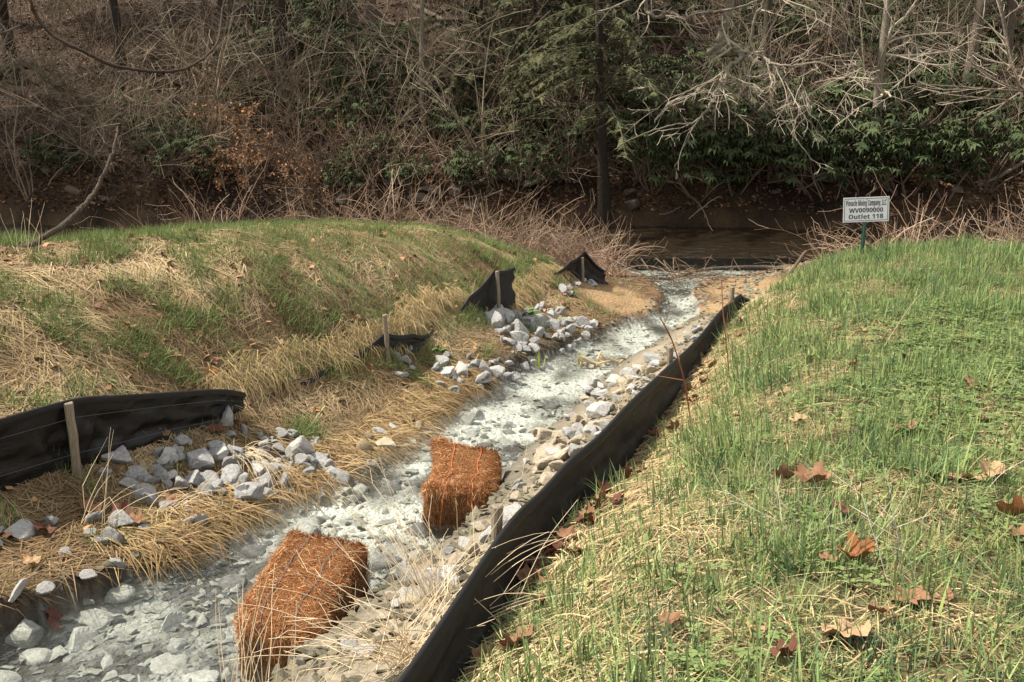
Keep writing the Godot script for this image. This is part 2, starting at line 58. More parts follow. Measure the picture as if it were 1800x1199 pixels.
# ------------------------------------------------------------------ helpers
class Build:
	var v := PackedVector3Array()
	var n := PackedVector3Array()
	var c := PackedColorArray()
	var smooth := false
	func tri(a: Vector3, b: Vector3, d: Vector3, ca: Color, cb: Color, cd: Color) -> void:
		v.push_back(a); v.push_back(b); v.push_back(d)
		c.push_back(ca); c.push_back(cb); c.push_back(cd)
	func quad(a: Vector3, b: Vector3, d: Vector3, e: Vector3, ca: Color, cb: Color) -> void:
		tri(a, d, b, ca, cb, ca)
		tri(a, e, d, ca, cb, cb)
	func tube(pts: PackedVector3Array, rads: PackedFloat32Array, sides: int, ca: Color, cb: Color, rough := 0.0, r: RandomNumberGenerator = null) -> void:
		var cnt := pts.size()
		if cnt < 2:
			return
		var t := (pts[1] - pts[0]).normalized()
		var u := t.cross(Vector3(0.31, 0.2, 0.93)).normalized()
		var pring := PackedVector3Array()
		var pn := PackedVector3Array()
		for i in cnt:
			t = (pts[mini(i + 1, cnt - 1)] - pts[maxi(i - 1, 0)]).normalized()
			u = (u - t * u.dot(t)).normalized()
			var w := t.cross(u)
			var ring := PackedVector3Array()
			var rn := PackedVector3Array()
			for k in sides:
				var a := TAU * k / sides
				var dd := u * cos(a) + w * sin(a)
				var rr := rads[i]
				if rough > 0.0:
					rr *= 1.0 + r.randf_range(-rough, rough)
				ring.push_back(pts[i] + dd * rr)
				rn.push_back(dd)
			if i > 0:
				var c0 := ca.lerp(cb, float(i - 1) / (cnt - 1))
				var c1 := ca.lerp(cb, float(i) / (cnt - 1))
				for k in sides:
					var k2 := (k + 1) % sides
					tri(pring[k], ring[k2], pring[k2], c0, c1, c0)
					tri(pring[k], ring[k], ring[k2], c0, c1, c1)
					if smooth:
						n.push_back(pn[k]); n.push_back(rn[k2]); n.push_back(pn[k2])
						n.push_back(pn[k]); n.push_back(rn[k]); n.push_back(rn[k2])
			pring = ring
			pn = rn
		if rads[cnt - 1] > 0.012:
			cap(pring, t, cb)
		if rads[0] > 0.012:
			var first := PackedVector3Array()
			var t0 := (pts[0] - pts[1]).normalized()
			var u0 := t0.cross(Vector3(0.31, 0.2, 0.93)).normalized()
			for k in sides:
				var a := TAU * k / sides
				first.push_back(pts[0] + (u0 * cos(a) + t0.cross(u0) * sin(a)) * rads[0])
			cap(first, t0, ca)
	func cap(ring: PackedVector3Array, t: Vector3, col: Color) -> void:
		for k in range(1, ring.size() - 1):
			tri(ring[0], ring[k + 1], ring[k], col, col, col)
			if smooth:
				n.push_back(t); n.push_back(t); n.push_back(t)
	func blade(base: Vector3, dir: Vector3, side: Vector3, length: float, width: float, droop: float, segs: int, ca: Color, cb: Color) -> void:
		var p := base
		var d := dir.normalized()
		var l := p - side * width * 0.5
		var r := p + side * width * 0.5
		for i in segs:
			d = (d + Vector3(0, -droop / segs, 0)).normalized()
			var q := p + d * (length / segs)
			var f := float(i + 1) / segs
			var w := width * (1.0 - f * f) * 0.5
			var c0 := ca.lerp(cb, float(i) / segs)
			var c1 := ca.lerp(cb, f)
			if i == segs - 1:
				tri(l, q, r, c0, c1, c0)
			else:
				var l2 := q - side * w
				var r2 := q + side * w
				tri(l, l2, r, c0, c1, c0)
				tri(r, l2, r2, c0, c1, c1)
				l = l2
				r = r2
			p = q
	func mesh() -> ArrayMesh:
		if v.is_empty():
			return ArrayMesh.new()
		var a := []
		a.resize(Mesh.ARRAY_MAX)
		a[Mesh.ARRAY_VERTEX] = v
		if smooth:
			a[Mesh.ARRAY_NORMAL] = n
		a[Mesh.ARRAY_COLOR] = c
		var m := ArrayMesh.new()
		m.add_surface_from_arrays(Mesh.PRIMITIVE_TRIANGLES, a)
		return m

func ordinal(i: int) -> String:
	if i < 20:
		return ORD[i]
	var k := i + 1
	if k >= 100:
		return "hundred-and-" + ordinal(i - 100) if k > 100 else "hundredth"
	if k % 10 == 0:
		return TENTH[k / 10]
	return TENS[k / 10] + "-" + ORD[k % 10 - 1]

func numbered(called: String) -> String:
	var k: int = used.get(called, 0)
	used[called] = k + 1
	return called if k == 0 else "%s_%03d" % [called, k]

func tag(o: Node, label: String, category: String, group := "", kind := "") -> Node:
	if label: o.set_meta("label", label)
	if category: o.set_meta("category", category)
	if group: o.set_meta("group", group)
	if kind: o.set_meta("kind", kind)
	return o

func thing(called: String, at: Vector3, label := "", category := "", group := "") -> Node3D:
	var o := Node3D.new()
	o.name = numbered(called)
	o.position = at
	add_child(o)
	tag(o, label, category, group)
	return o

func part(called: String, m: Mesh, mat: Material, parent: Node) -> MeshInstance3D:
	var o := MeshInstance3D.new()
	var k := 0
	var nm := called
	while parent.has_node(NodePath(nm)):
		k += 1
		nm = "%s_%03d" % [called, k]
	o.name = nm
	o.mesh = m
	o.material_override = mat
	parent.add_child(o)
	return o

func solo(called: String, m: Mesh, mat: Material, at: Vector3, label := "", category := "", group := "", kind := "") -> MeshInstance3D:
	var o := MeshInstance3D.new()
	o.name = numbered(called)
	o.mesh = m
	o.material_override = mat
	o.position = at
	add_child(o)
	tag(o, label, category, group, kind)
	return o

func dup(src: Node3D, called: String) -> Node3D:
	var o: Node3D = src.duplicate()
	o.name = numbered(called)
	add_child(o)
	return o

func scatter(called: String, m: Mesh, mat: Material, xf: Array[Transform3D], cols: PackedColorArray, parent: Node) -> MultiMeshInstance3D:
	var mm := MultiMesh.new()
	mm.transform_format = MultiMesh.TRANSFORM_3D
	mm.use_colors = true
	mm.mesh = m
	mm.instance_count = xf.size()
	for i in xf.size():
		mm.set_instance_transform(i, xf[i])
		mm.set_instance_color(i, cols[i])
	var o := MultiMeshInstance3D.new()
	var k := 0
	var nm := called
	while parent.has_node(NodePath(nm)):
		k += 1
		nm = "%s_%03d" % [called, k]
	o.name = nm
	o.multimesh = mm
	o.material_override = mat
	parent.add_child(o)
	return o

func lin(r: float, g: float, b: float) -> Color:
	return Color(r, g, b).linear_to_srgb()

# ------------------------------------------------------------------ land
func tps_setup() -> void:
	var n := LAND.size()
	var sz := n + 3
	var a := []
	for i in sz:
		var row := PackedFloat64Array()
		row.resize(sz + 1)
		a.append(row)
	for i in n:
		for j in n:
			var r2: float = (LAND[i][0] - LAND[j][0]) ** 2 + (LAND[i][1] - LAND[j][1]) ** 2
			a[i][j] = (r2 * log(r2) if r2 > 1e-9 else 0.0) + (0.3 if i == j else 0.0)
		a[i][n] = 1.0; a[i][n + 1] = LAND[i][0]; a[i][n + 2] = LAND[i][1]
		a[n][i] = 1.0; a[n + 1][i] = LAND[i][0]; a[n + 2][i] = LAND[i][1]
		a[i][sz] = LAND[i][2]
	for col in sz:
		var best := col
		for r in range(col + 1, sz):
			if absf(a[r][col]) > absf(a[best][col]): best = r
		var tmp = a[col]; a[col] = a[best]; a[best] = tmp
		var pr: PackedFloat64Array = a[col]
		for r in range(col + 1, sz):
			var rr: PackedFloat64Array = a[r]
			var f: float = rr[col] / pr[col]
			if f == 0.0: continue
			for k in range(col, sz + 1):
				rr[k] -= f * pr[k]
			a[r] = rr
	var w := PackedFloat64Array()
	w.resize(sz)
	for i in range(sz - 1, -1, -1):
		var s: float = a[i][sz]
		for k in range(i + 1, sz):
			s -= a[i][k] * w[k]
		w[i] = s / a[i][i]
	var lx := PackedFloat64Array()
	var ld := PackedFloat64Array()
	for q in LAND:
		lx.push_back(q[0]); ld.push_back(q[1])
	tgrid.resize(TNX * TND)
	for j in TND:
		var d := TD0 + j * TS
		for i in TNX:
			var x := TX0 + i * TS
			var s := w[n] + w[n + 1] * x + w[n + 2] * d
			for k in n:
				var ex := lx[k] - x
				var ed := ld[k] - d
				var r2 := ex * ex + ed * ed
				if r2 > 1e-9:
					s += w[k] * r2 * log(r2)
			tgrid[j * TNX + i] = s

func tps(x: float, d: float) -> float:
	var fx := clampf((x - TX0) / TS, 0.0, TNX - 1.001)
	var fd := clampf((d - TD0) / TS, 0.0, TND - 1.001)
	var i := int(fx)
	var j := int(fd)
	fx -= i
	fd -= j
	var k := j * TNX + i
	return lerpf(lerpf(tgrid[k], tgrid[k + 1], fx), lerpf(tgrid[k + TNX], tgrid[k + TNX + 1], fx), fd)

func table(t: Array, d: float, col: int) -> float:
	if d <= t[0][0]: return t[0][col]
	for i in range(1, t.size()):
		if d <= t[i][0]:
			return lerpf(t[i - 1][col], t[i][col], (d - t[i - 1][0]) / (t[i][0] - t[i - 1][0]))
	return t[-1][col]

func water_level(d: float) -> float:
	return -1.15 - 0.018 * (clampf(d, 3.0, 19.0) - 4.0)

func edge_a(d: float) -> float:
	return table(WATER_EDGE_A, d, 1) + 0.07 * nz2.get_noise_2d(d * 30.0, 5.0)
func edge_b(d: float) -> float:
	return table(WATER_EDGE_B, d, 1) + 0.07 * nz2.get_noise_2d(d * 30.0, 95.0)

func hill_front(x: float) -> float:
	return 23.6 + 0.5 * sin(0.35 * x + 1.0) + maxf(0.0, -x) * 0.07

func ground(x: float, d: float) -> float:
	var h := tps(x, d)
	var bump := nz.get_noise_2d(x * 14.0, d * 14.0) * 0.035 + nz2.get_noise_2d(x * 22.0, d * 22.0) * 0.018
	if d < 19.3:
		var l := edge_a(d)
		var r := edge_b(d)
		var wd := water_level(d)
		if x > l and x < r:
			h = wd - minf(0.12, 0.025 + minf(x - l, r - x) * 0.4) + bump * 0.8
		else:
			var e := maxf(l - x, x - r)
			h = maxf(h + bump * minf(1.0, e * 3.0), wd - 0.015 + 0.12 * minf(e, 1.0))
	else:
		h += bump
	if d > 18.0:
		h = lerpf(h, -1.75, smoothstep(18.0, 19.5, d))
	var t := d - hill_front(x)
	if t > -0.6:
		var hh := 0.0
		if t < 0.8:
			hh = -1.75 + (t + 0.6) / 1.4 * 1.25 + bump * 4.0 + nz.get_noise_2d(x * 25.0, d * 25.0) * 0.22
		else:
			hh = -0.5 + (t - 0.8) * 0.46 + (nz.get_noise_2d(x * 4.0, d * 4.0) * 0.55) * minf(1.0, (t - 0.8) * 0.3) + bump * 2.5
		h = maxf(h, hh)
	return h

func gp(x: float, d: float, up := 0.0) -> Vector3:
	return Vector3(x, ground(x, d) + up, -d)

func gnormal(x: float, d: float) -> Vector3:
	var e := 0.12
	return Vector3(ground(x - e, d) - ground(x + e, d), 2.0 * e, -(ground(x, d - e) - ground(x, d + e))).normalized()

func in_water(x: float, d: float, margin := 0.0) -> bool:
	return d < 19.0 and x > edge_a(d) + margin and x < edge_b(d) - margin

func sx(x: float, d: float) -> float:       # how far across the view a place lies, for counting things in order
	return x / maxf(d, 0.5)

func in_view(x: float, h: float, d: float, pad := 0.12) -> bool:
	var dy := h - 1.6
	var z := d * 0.971 - dy * 0.2385
	if z < 0.8: return false
	var yy := (dy * 0.971 + d * 0.2385) / z
	return absf(x / z) < 0.514 + pad and yy > -0.343 - pad and yy < 0.343 + pad

func sand_at(x: float, d: float) -> float:
	var s := 0.0
	s = maxf(s, 1.0 - Vector2((x - 1.5) / 0.62, (d - 14.1) / 1.0).length())
	s = maxf(s, 1.0 - Vector2((x - 3.75) / 1.0, (d - 15.1) / 1.3).length())
	s = maxf(s, 1.0 - Vector2((x - 3.0) / 0.5, (d - 13.2) / 1.0).length())
	return clampf(s * 3.0, 0.0, 1.0)

func land_color(x: float, d: float) -> Color:
	var q := nz.get_noise_2d(x * 9.0 + 50.0, d * 9.0) * 0.5 + 0.5
	var fine := nz2.get_noise_2d(x * 60.0, d * 60.0) * 0.5 + 0.5
	var t := d - hill_front(x)
	if t > -0.6:
		var c := Color(0.03, 0.019, 0.012).lerp(Color(0.065, 0.04, 0.024), q)
		if t < 1.3:
			c = Color(0.02, 0.014, 0.009).lerp(Color(0.1, 0.062, 0.034), clampf(q * 1.6 - 0.4, 0, 1))
		return c * (0.75 + 0.5 * fine)
	if d > 18.6:
		return Color(0.035, 0.022, 0.012)
	if in_water(x, d, 0.02):
		var l := edge_a(d)
		var r := edge_b(d)
		var f := (x - l) / (r - l)
		var s := nz.get_noise_2d(x * 26.0, d * 16.0)
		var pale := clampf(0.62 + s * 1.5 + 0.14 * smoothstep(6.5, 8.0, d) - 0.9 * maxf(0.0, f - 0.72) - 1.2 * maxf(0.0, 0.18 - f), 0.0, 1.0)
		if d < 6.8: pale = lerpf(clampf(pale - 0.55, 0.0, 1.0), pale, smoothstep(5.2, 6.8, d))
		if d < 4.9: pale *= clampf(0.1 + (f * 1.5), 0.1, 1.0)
		if d > 16.8: pale *= 0.75
		var c := Color(0.06, 0.06, 0.048).lerp(Color(0.55, 0.58, 0.505), pale)
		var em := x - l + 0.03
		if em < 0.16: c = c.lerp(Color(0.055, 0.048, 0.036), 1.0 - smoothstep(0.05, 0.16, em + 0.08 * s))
		return c * (0.85 + 0.3 * fine)
	var sd := sand_at(x, d)
	var left := x < edge_a(d)
	var base := Color(0.12, 0.078, 0.038).lerp(Color(0.2, 0.135, 0.07), q) if left else Color(0.12, 0.1, 0.045).lerp(Color(0.17, 0.135, 0.07), q)
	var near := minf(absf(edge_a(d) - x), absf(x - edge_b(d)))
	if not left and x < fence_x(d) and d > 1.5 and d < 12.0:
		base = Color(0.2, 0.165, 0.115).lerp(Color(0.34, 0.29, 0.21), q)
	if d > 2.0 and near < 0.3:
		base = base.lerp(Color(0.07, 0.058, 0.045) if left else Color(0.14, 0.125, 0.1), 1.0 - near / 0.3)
	if d > 12.5:
		base = base.lerp(Color(0.17, 0.1, 0.055), clampf((d - 12.5) * 0.5, 0, 0.8))
	return base.lerp(Color(0.33, 0.22, 0.115), sd) * (0.8 + 0.4 * fine)

func land_mesh(xs: PackedFloat32Array, ds: PackedFloat32Array) -> ArrayMesh:
	var nx := xs.size()
	var nd := ds.size()
	var v := PackedVector3Array(); v.resize(nx * nd)
	var c := PackedColorArray(); c.resize(nx * nd)
	var n := PackedVector3Array(); n.resize(nx * nd)
	for j in nd:
		for i in nx:
			v[j * nx + i] = Vector3(xs[i], ground(xs[i], ds[j]), -ds[j])
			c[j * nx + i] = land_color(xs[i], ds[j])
	for j in nd:
		for i in nx:
			var a := v[j * nx + maxi(i - 1, 0)]
			var b := v[j * nx + mini(i + 1, nx - 1)]
			var e := v[maxi(j - 1, 0) * nx + i]
			var f := v[mini(j + 1, nd - 1) * nx + i]
			n[j * nx + i] = (b - a).cross(f - e).normalized()
	var id := PackedInt32Array()
	for j in nd - 1:
		for i in nx - 1:
			var k := j * nx + i
			id.append_array([k, k + nx, k + 1, k + 1, k + nx, k + nx + 1])
	var ar := []
	ar.resize(Mesh.ARRAY_MAX)
	ar[Mesh.ARRAY_VERTEX] = v; ar[Mesh.ARRAY_NORMAL] = n; ar[Mesh.ARRAY_COLOR] = c; ar[Mesh.ARRAY_INDEX] = id
	var m := ArrayMesh.new()
	m.add_surface_from_arrays(Mesh.PRIMITIVE_TRIANGLES, ar)
	return m

func steps(stops: Array) -> PackedFloat32Array:      # [from, step, to, step, to ...]
	var o := PackedFloat32Array()
	var p: float = stops[0]
	for k in range(1, stops.size(), 2):
		var cnt := roundi((stops[k + 1] - p) / stops[k])
		for i in cnt:
			o.push_back(p + (stops[k + 1] - p) * i / cnt)
		p = stops[k + 1]
	o.push_back(p)
	return o

# ------------------------------------------------------------------ materials
func noise_tex(size: int, freq: float, oct: int, lo: Color, hi: Color, sd: int, kind := FastNoiseLite.TYPE_SIMPLEX_SMOOTH, normal := false, strength := 4.0) -> NoiseTexture2D:
	var f := FastNoiseLite.new()
	f.seed = sd
	f.noise_type = kind
	f.frequency = freq
	f.fractal_octaves = oct
	var t := NoiseTexture2D.new()
	t.width = size; t.height = size
	t.seamless = true
	t.noise = f
	if normal:
		t.as_normal_map = true
		t.bump_strength = strength
	else:
		var g := Gradient.new()
		g.set_color(0, lo)
		g.set_color(1, hi)
		t.color_ramp = g
	return t

func vmat(rough: float, back := Color.BLACK, spec := 0.3) -> StandardMaterial3D:
	var m := StandardMaterial3D.new()
	m.vertex_color_use_as_albedo = true
	m.roughness = rough
	m.metallic_specular = spec
	if back != Color.BLACK:
		m.backlight_enabled = true
		m.backlight = back
	return m

func tri_mat(tex: Texture2D, bump: Texture2D, bump_cm: float, scale: Vector3, rough: float, world := true, vcol := false, tint := Color.WHITE) -> StandardMaterial3D:
	var m := vmat(rough)
	m.vertex_color_use_as_albedo = vcol
	m.albedo_color = tint
	m.albedo_texture = tex
	if bump:
		m.heightmap_enabled = true
		m.heightmap_texture = bump
		m.heightmap_scale = bump_cm
	m.uv1_triplanar = true
	m.uv1_world_triplanar = world
	m.uv1_scale = scale
	return m

func materials() -> void:
	var grit := noise_tex(512, 0.03, 5, lin(0.55, 0.55, 0.55), lin(1.0, 1.0, 1.0), 3)
	var gritb := noise_tex(512, 0.04, 5, Color.BLACK, Color.WHITE, 4)
	M.land = tri_mat(grit, gritb, 3.0, Vector3.ONE * 0.9, 0.95, true, true)
	M.hill = tri_mat(grit, gritb, 6.0, Vector3.ONE * 0.5, 0.95, true, true)
	var veins := noise_tex(512, 0.012, 5, lin(0.42, 0.42, 0.42), lin(1.0, 1.0, 1.0), 11, FastNoiseLite.TYPE_PERLIN)
	M.grey = tri_mat(veins, gritb, 0.7, Vector3.ONE * 3.0, 0.85, false, true)
	M.wet = tri_mat(veins, gritb, 0.6, Vector3.ONE * 3.0, 0.35, false, true)
	M.straw = vmat(0.85, Color(0.3, 0.3, 0.3), 0.18)
	M.green = vmat(0.75, Color(0.55, 0.55, 0.55), 0.18)
	M.leaf = vmat(0.8, Color(0.25, 0.25, 0.25))
	M.evergreen = vmat(0.62, Color(0.2, 0.2, 0.2), 0.22)
	M.needle = vmat(0.75, Color(0.3, 0.3, 0.3), 0.2)
	M.twig = vmat(0.85)
	var bark := noise_tex(512, 0.02, 5, lin(0.4, 0.4, 0.4), lin(1.0, 1.0, 1.0), 21)
	var barkb := noise_tex(512, 0.03, 4, Color.BLACK, Color.WHITE, 22)
	M.bark = tri_mat(bark, barkb, 4.0, Vector3(4.0, 0.9, 4.0), 0.9, true, true)
	var wood := noise_tex(512, 0.02, 4, lin(0.5, 0.48, 0.45), lin(1.0, 1.0, 1.0), 31)
	M.stake = tri_mat(wood, barkb, 0.5, Vector3(14.0, 1.2, 14.0), 0.85, false, true)
	# silt fence cloth
	var f := StandardMaterial3D.new()
	f.albedo_color = lin(0.0085, 0.0075, 0.007)
	f.roughness = 0.6
	f.metallic_specular = 0.35
	f.heightmap_enabled = true
	f.heightmap_texture = noise_tex(512, 0.02, 5, Color.BLACK, Color.WHITE, 41)
	f.heightmap_scale = 0.35
	f.uv1_triplanar = true
	f.uv1_world_triplanar = true
	f.uv1_scale = Vector3(0.5, 2.2, 1.2)
	M.fence = f
	var f2: StandardMaterial3D = f.duplicate()
	f2.roughness = 0.4
	M.fence_slick = f2
	var w := StandardMaterial3D.new()
	w.transparency = BaseMaterial3D.TRANSPARENCY_ALPHA
	w.albedo_color = Color(lin(0.5, 0.55, 0.48), 0.012)
	w.roughness = 0.04
	w.normal_enabled = true
	w.normal_texture = noise_tex(1024, 0.012, 4, Color.BLACK, Color.WHITE, 51, FastNoiseLite.TYPE_SIMPLEX_SMOOTH, true, 5.0)
	w.normal_scale = 0.8
	w.uv1_scale = Vector3(0.9, 0.35, 1)
	M.water = w
	var rv := StandardMaterial3D.new()
	rv.albedo_color = lin(0.016, 0.0115, 0.007)
	rv.roughness = 0.05
	rv.metallic_specular = 0.5
	rv.normal_enabled = true
	rv.normal_texture = w.normal_texture
	rv.normal_scale = 1.6
	rv.uv1_scale = Vector3(0.3, 0.9, 1)
	M.river = rv
	var b := tri_mat(noise_tex(512, 0.05, 4, lin(0.09, 0.036, 0.012), lin(0.28, 0.13, 0.05), 61), gritb, 3.0, Vector3.ONE * 2.5, 0.9, false)
	M.bale = b
	var mt := StandardMaterial3D.new()
	mt.albedo_color = lin(0.012, 0.06, 0.04)
	mt.roughness = 0.45
	M.green_paint = mt
	var wp := StandardMaterial3D.new()
	wp.albedo_texture = noise_tex(256, 0.02, 4, lin(0.66, 0.67, 0.68), lin(0.8, 0.8, 0.8), 71)
	wp.roughness = 0.4
	M.white_paint = wp
	var ink := StandardMaterial3D.new()
	ink.albedo_color = lin(0.015, 0.015, 0.018)
	ink.roughness = 0.5
	M.ink = ink
	var zn := StandardMaterial3D.new()
	zn.albedo_color = lin(0.4, 0.4, 0.4)
	zn.metallic = 0.8
	zn.roughness = 0.45
	M.zinc = zn
	for pr in [["twine_orange", Color(0.55, 0.13, 0.03)], ["twine_grey", Color(0.09, 0.1, 0.11)]]:
		var tw := StandardMaterial3D.new()
		tw.albedo_color = pr[1].linear_to_srgb()
		tw.roughness = 0.8
		M[pr[0]] = tw

# ------------------------------------------------------------------ shapes of nature
func rock_mesh(sd: int, sharp: bool, tint: Color, tint2: Color) -> ArrayMesh:
	var r := RandomNumberGenerator.new()
	r.seed = sd
	var planes := []
	for i in (8 if sharp else 22):
		var dv := Vector3(r.randfn(), r.randfn(), r.randfn()).normalized()
		planes.append([dv, r.randf_range(0.45, 0.95) if sharp else r.randf_range(0.8, 1.0)])
	var f := FastNoiseLite.new()
	f.seed = sd
	f.frequency = 1.6
	var st := SurfaceTool.new()
	st.begin(Mesh.PRIMITIVE_TRIANGLES)
	st.set_smooth_group(-1 if sharp else 0)
	var faces := [[0, 2, 4], [2, 1, 4], [1, 3, 4], [3, 0, 4], [2, 0, 5], [1, 2, 5], [3, 1, 5], [0, 3, 5]]
	var ax := [Vector3.RIGHT, Vector3.LEFT, Vector3.BACK, Vector3.FORWARD, Vector3.UP, Vector3.DOWN]
	var lv := 12 if sharp else 8
	var cache := {}
	for fc in faces:
		for i in lv:
			for j in lv - i:
				for half in 2:
					if half == 1 and j >= lv - i - 1: continue
					var ids := [[i, j], [i + 1, j], [i, j + 1]] if half == 0 else [[i + 1, j], [i + 1, j + 1], [i, j + 1]]
					var ps := []
					for q in ids:
						var key = (ax[fc[0]] * (lv - q[0] - q[1]) + ax[fc[1]] * q[0] + ax[fc[2]] * q[1]).round()
						if not cache.has(key):
							var dv: Vector3 = key.normalized()
							var s := 0.0
							for pl in planes:
								var dd: float = dv.dot(pl[0])
								if dd > 0.05:
									s += pow(dd / pl[1], 70.0 if sharp else 7.0)
							var rad := pow(s, -1.0 / (70.0 if sharp else 7.0)) if s > 0.0 else 1.0
							rad = minf(rad, 1.45) * (1.0 + 0.05 * f.get_noise_3dv(dv * 1.2))
							cache[key] = dv * rad * 0.5
						ps.append(cache[key])
					var nn: Vector3 = (ps[2] - ps[0]).cross(ps[1] - ps[0])
					if nn.dot(ps[0] + ps[1] + ps[2]) < 0.0:
						var t = ps[1]; ps[1] = ps[2]; ps[2] = t
					for p in ps:
						st.set_color(tint.lerp(tint2, clampf(0.5 + 1.1 * f.get_noise_3dv(p * 2.6), 0, 1)))
						st.add_vertex(p)
	st.generate_normals()
	return st.commit()

func lie_tuft(sd: int, cnt: int, len0: float, len1: float, width: float, spread: float) -> ArrayMesh:
	var r := RandomNumberGenerator.new()
	r.seed = sd
	var b := Build.new()
	for i in cnt:
		var yaw := r.randfn(0.0, spread)
		var up := r.randf_range(0.1, 0.65)
		var dir := Vector3(cos(yaw), up, sin(yaw))
		var tone := r.randf_range(0.55, 1.25)
		var col := Color(tone, tone * r.randf_range(0.92, 1.03), tone * r.randf_range(0.8, 1.05))
		var side := Vector3(-sin(yaw), r.randf_range(-0.5, 0.5), cos(yaw)).normalized()
		b.blade(Vector3(r.randf_range(-0.1, 0.1), r.randf_range(-0.01, 0.03), r.randf_range(-0.09, 0.09)), dir, side, r.randf_range(len0, len1), width * r.randf_range(0.7, 1.4), up + r.randf_range(0.35, 0.9), 4, col * 0.85, col)
	return b.mesh()

func up_tuft(sd: int, cnt: int, len0: float, len1: float, width: float, spread: float, radius: float) -> ArrayMesh:
	var r := RandomNumberGenerator.new()
	r.seed = sd
	var b := Build.new()
	for i in cnt:
		var yaw := r.randf_range(0, TAU)
		var o := r.randf() * spread
		var dir := Vector3(cos(yaw) * o, 1.0, sin(yaw) * o)
		var tone := r.randf_range(0.65, 1.3)
		var col := Color(tone * r.randf_range(0.85, 1.3), tone, tone * r.randf_range(0.8, 1.2))
		var sy := yaw + PI / 2 + r.randf_range(-0.6, 0.6)
		var rad := sqrt(r.randf()) * radius
		var a2 := r.randf_range(0, TAU)
		b.blade(Vector3(cos(a2) * rad, -0.01, sin(a2) * rad), dir, Vector3(cos(sy), 0, sin(sy)), r.randf_range(len0, len1), width * r.randf_range(0.7, 1.35), r.randf_range(0.2, 1.3) * o, 4, col * Color(1.1, 0.95, 0.9), col)
	return b.mesh()

func clover_mesh(sd: int) -> ArrayMesh:
	var r := RandomNumberGenerator.new()
	r.seed = sd
	var b := Build.new()
	for s in 7:
		var c := Vector3(r.randf_range(-0.06, 0.06), r.randf_range(0.015, 0.05), r.randf_range(-0.06, 0.06))
		var a0 := r.randf_range(0, TAU)
		var rr := r.randf_range(0.008, 0.014)
		var tone := r.randf_range(0.7, 1.25)
		for k in 3:
			var a := a0 + TAU * k / 3
			var d := Vector3(cos(a), r.randf_range(-0.1, 0.35), sin(a))
			var t := Vector3(-sin(a), 0, cos(a))
			var tip := c + d * rr * 1.9
			var col := Color(tone, tone, tone)
			b.tri(c, c + d * rr + t * rr * 0.8, tip + t * rr * 0.35, col, col, col)
			b.tri(c, tip + t * rr * 0.35, tip - t * rr * 0.35, col, col, col)
			b.tri(c, tip - t * rr * 0.35, c + d * rr - t * rr * 0.8, col, col, col)
	return b.mesh()

func dead_leaf(sd: int, curl: float) -> ArrayMesh:
	var r := RandomNumberGenerator.new()
	r.seed = sd
	var st := SurfaceTool.new()
	st.begin(Mesh.PRIMITIVE_TRIANGLES)
	st.set_smooth_group(0)
	var cnt := 40
	var rings := [0.0, 0.35, 0.7, 1.0]
	var ca := r.randf_range(0, TAU)
	var cd := Vector2(cos(ca), sin(ca))
	var wob := r.randf_range(0, 9)
	var outline := PackedFloat32Array()
	for k in cnt:
		var a := TAU * k / cnt
		var lobe := 0.0
		for L in [[0.0, 1.0], [0.95, 0.9], [-0.95, 0.9], [2.0, 0.62], [-2.0, 0.62]]:
			lobe = maxf(lobe, L[1] * exp(-pow(absf(wrapf(a - L[0], -PI, PI)) / 0.44, 1.6)))
		outline.push_back((0.54 + 0.46 * lobe) * (1.0 + 0.1 * (k % 2) + r.randfn(0, 0.05)) * 0.62)
	var at := func(ring: int, k: int) -> Vector3:
		var a := TAU * (k % cnt) / cnt
		var rad: float = outline[k % cnt] * rings[ring]
		var p := Vector2(cos(a), sin(a)) * rad
		var u := p.dot(cd)
		var w := p.dot(cd.orthogonal())
		var y: float = curl * 1.1 * u * u + 0.07 * sin(a * 3.0 + wob) * rings[ring] + 0.25 * curl * absf(w) * 0.5
		y += 0.07 * sin(u * 11.0 + wob * 2.0) * sin(w * 9.0 + wob) + 0.5 * curl * w * w
		var sq := 1.0 / (1.0 + curl * 0.9 * absf(u))
		return Vector3(cd.x * u * sq - cd.y * w, y, cd.y * u * sq + cd.x * w)
	for ring in 3:
		for k in cnt:
			var a: Vector3 = at.call(ring, k)
			var b: Vector3 = at.call(ring + 1, k)
			var c: Vector3 = at.call(ring + 1, k + 1)
			var d: Vector3 = at.call(ring, k + 1)
			for t in ([[a, b, c]] if ring == 0 else [[a, b, c], [a, c, d]]):
				for p in t:
					var vein := 1.0 - 0.25 * exp(-pow(fmod(absf(atan2(p.z, p.x)), 0.95) / 0.05, 2.0))
					var tn: float = (0.8 + 0.5 * p.length()) * vein
					st.set_color(Color(tn, tn, tn))
					st.add_vertex(p)
	st.index()
	st.generate_normals()
	return st.commit()

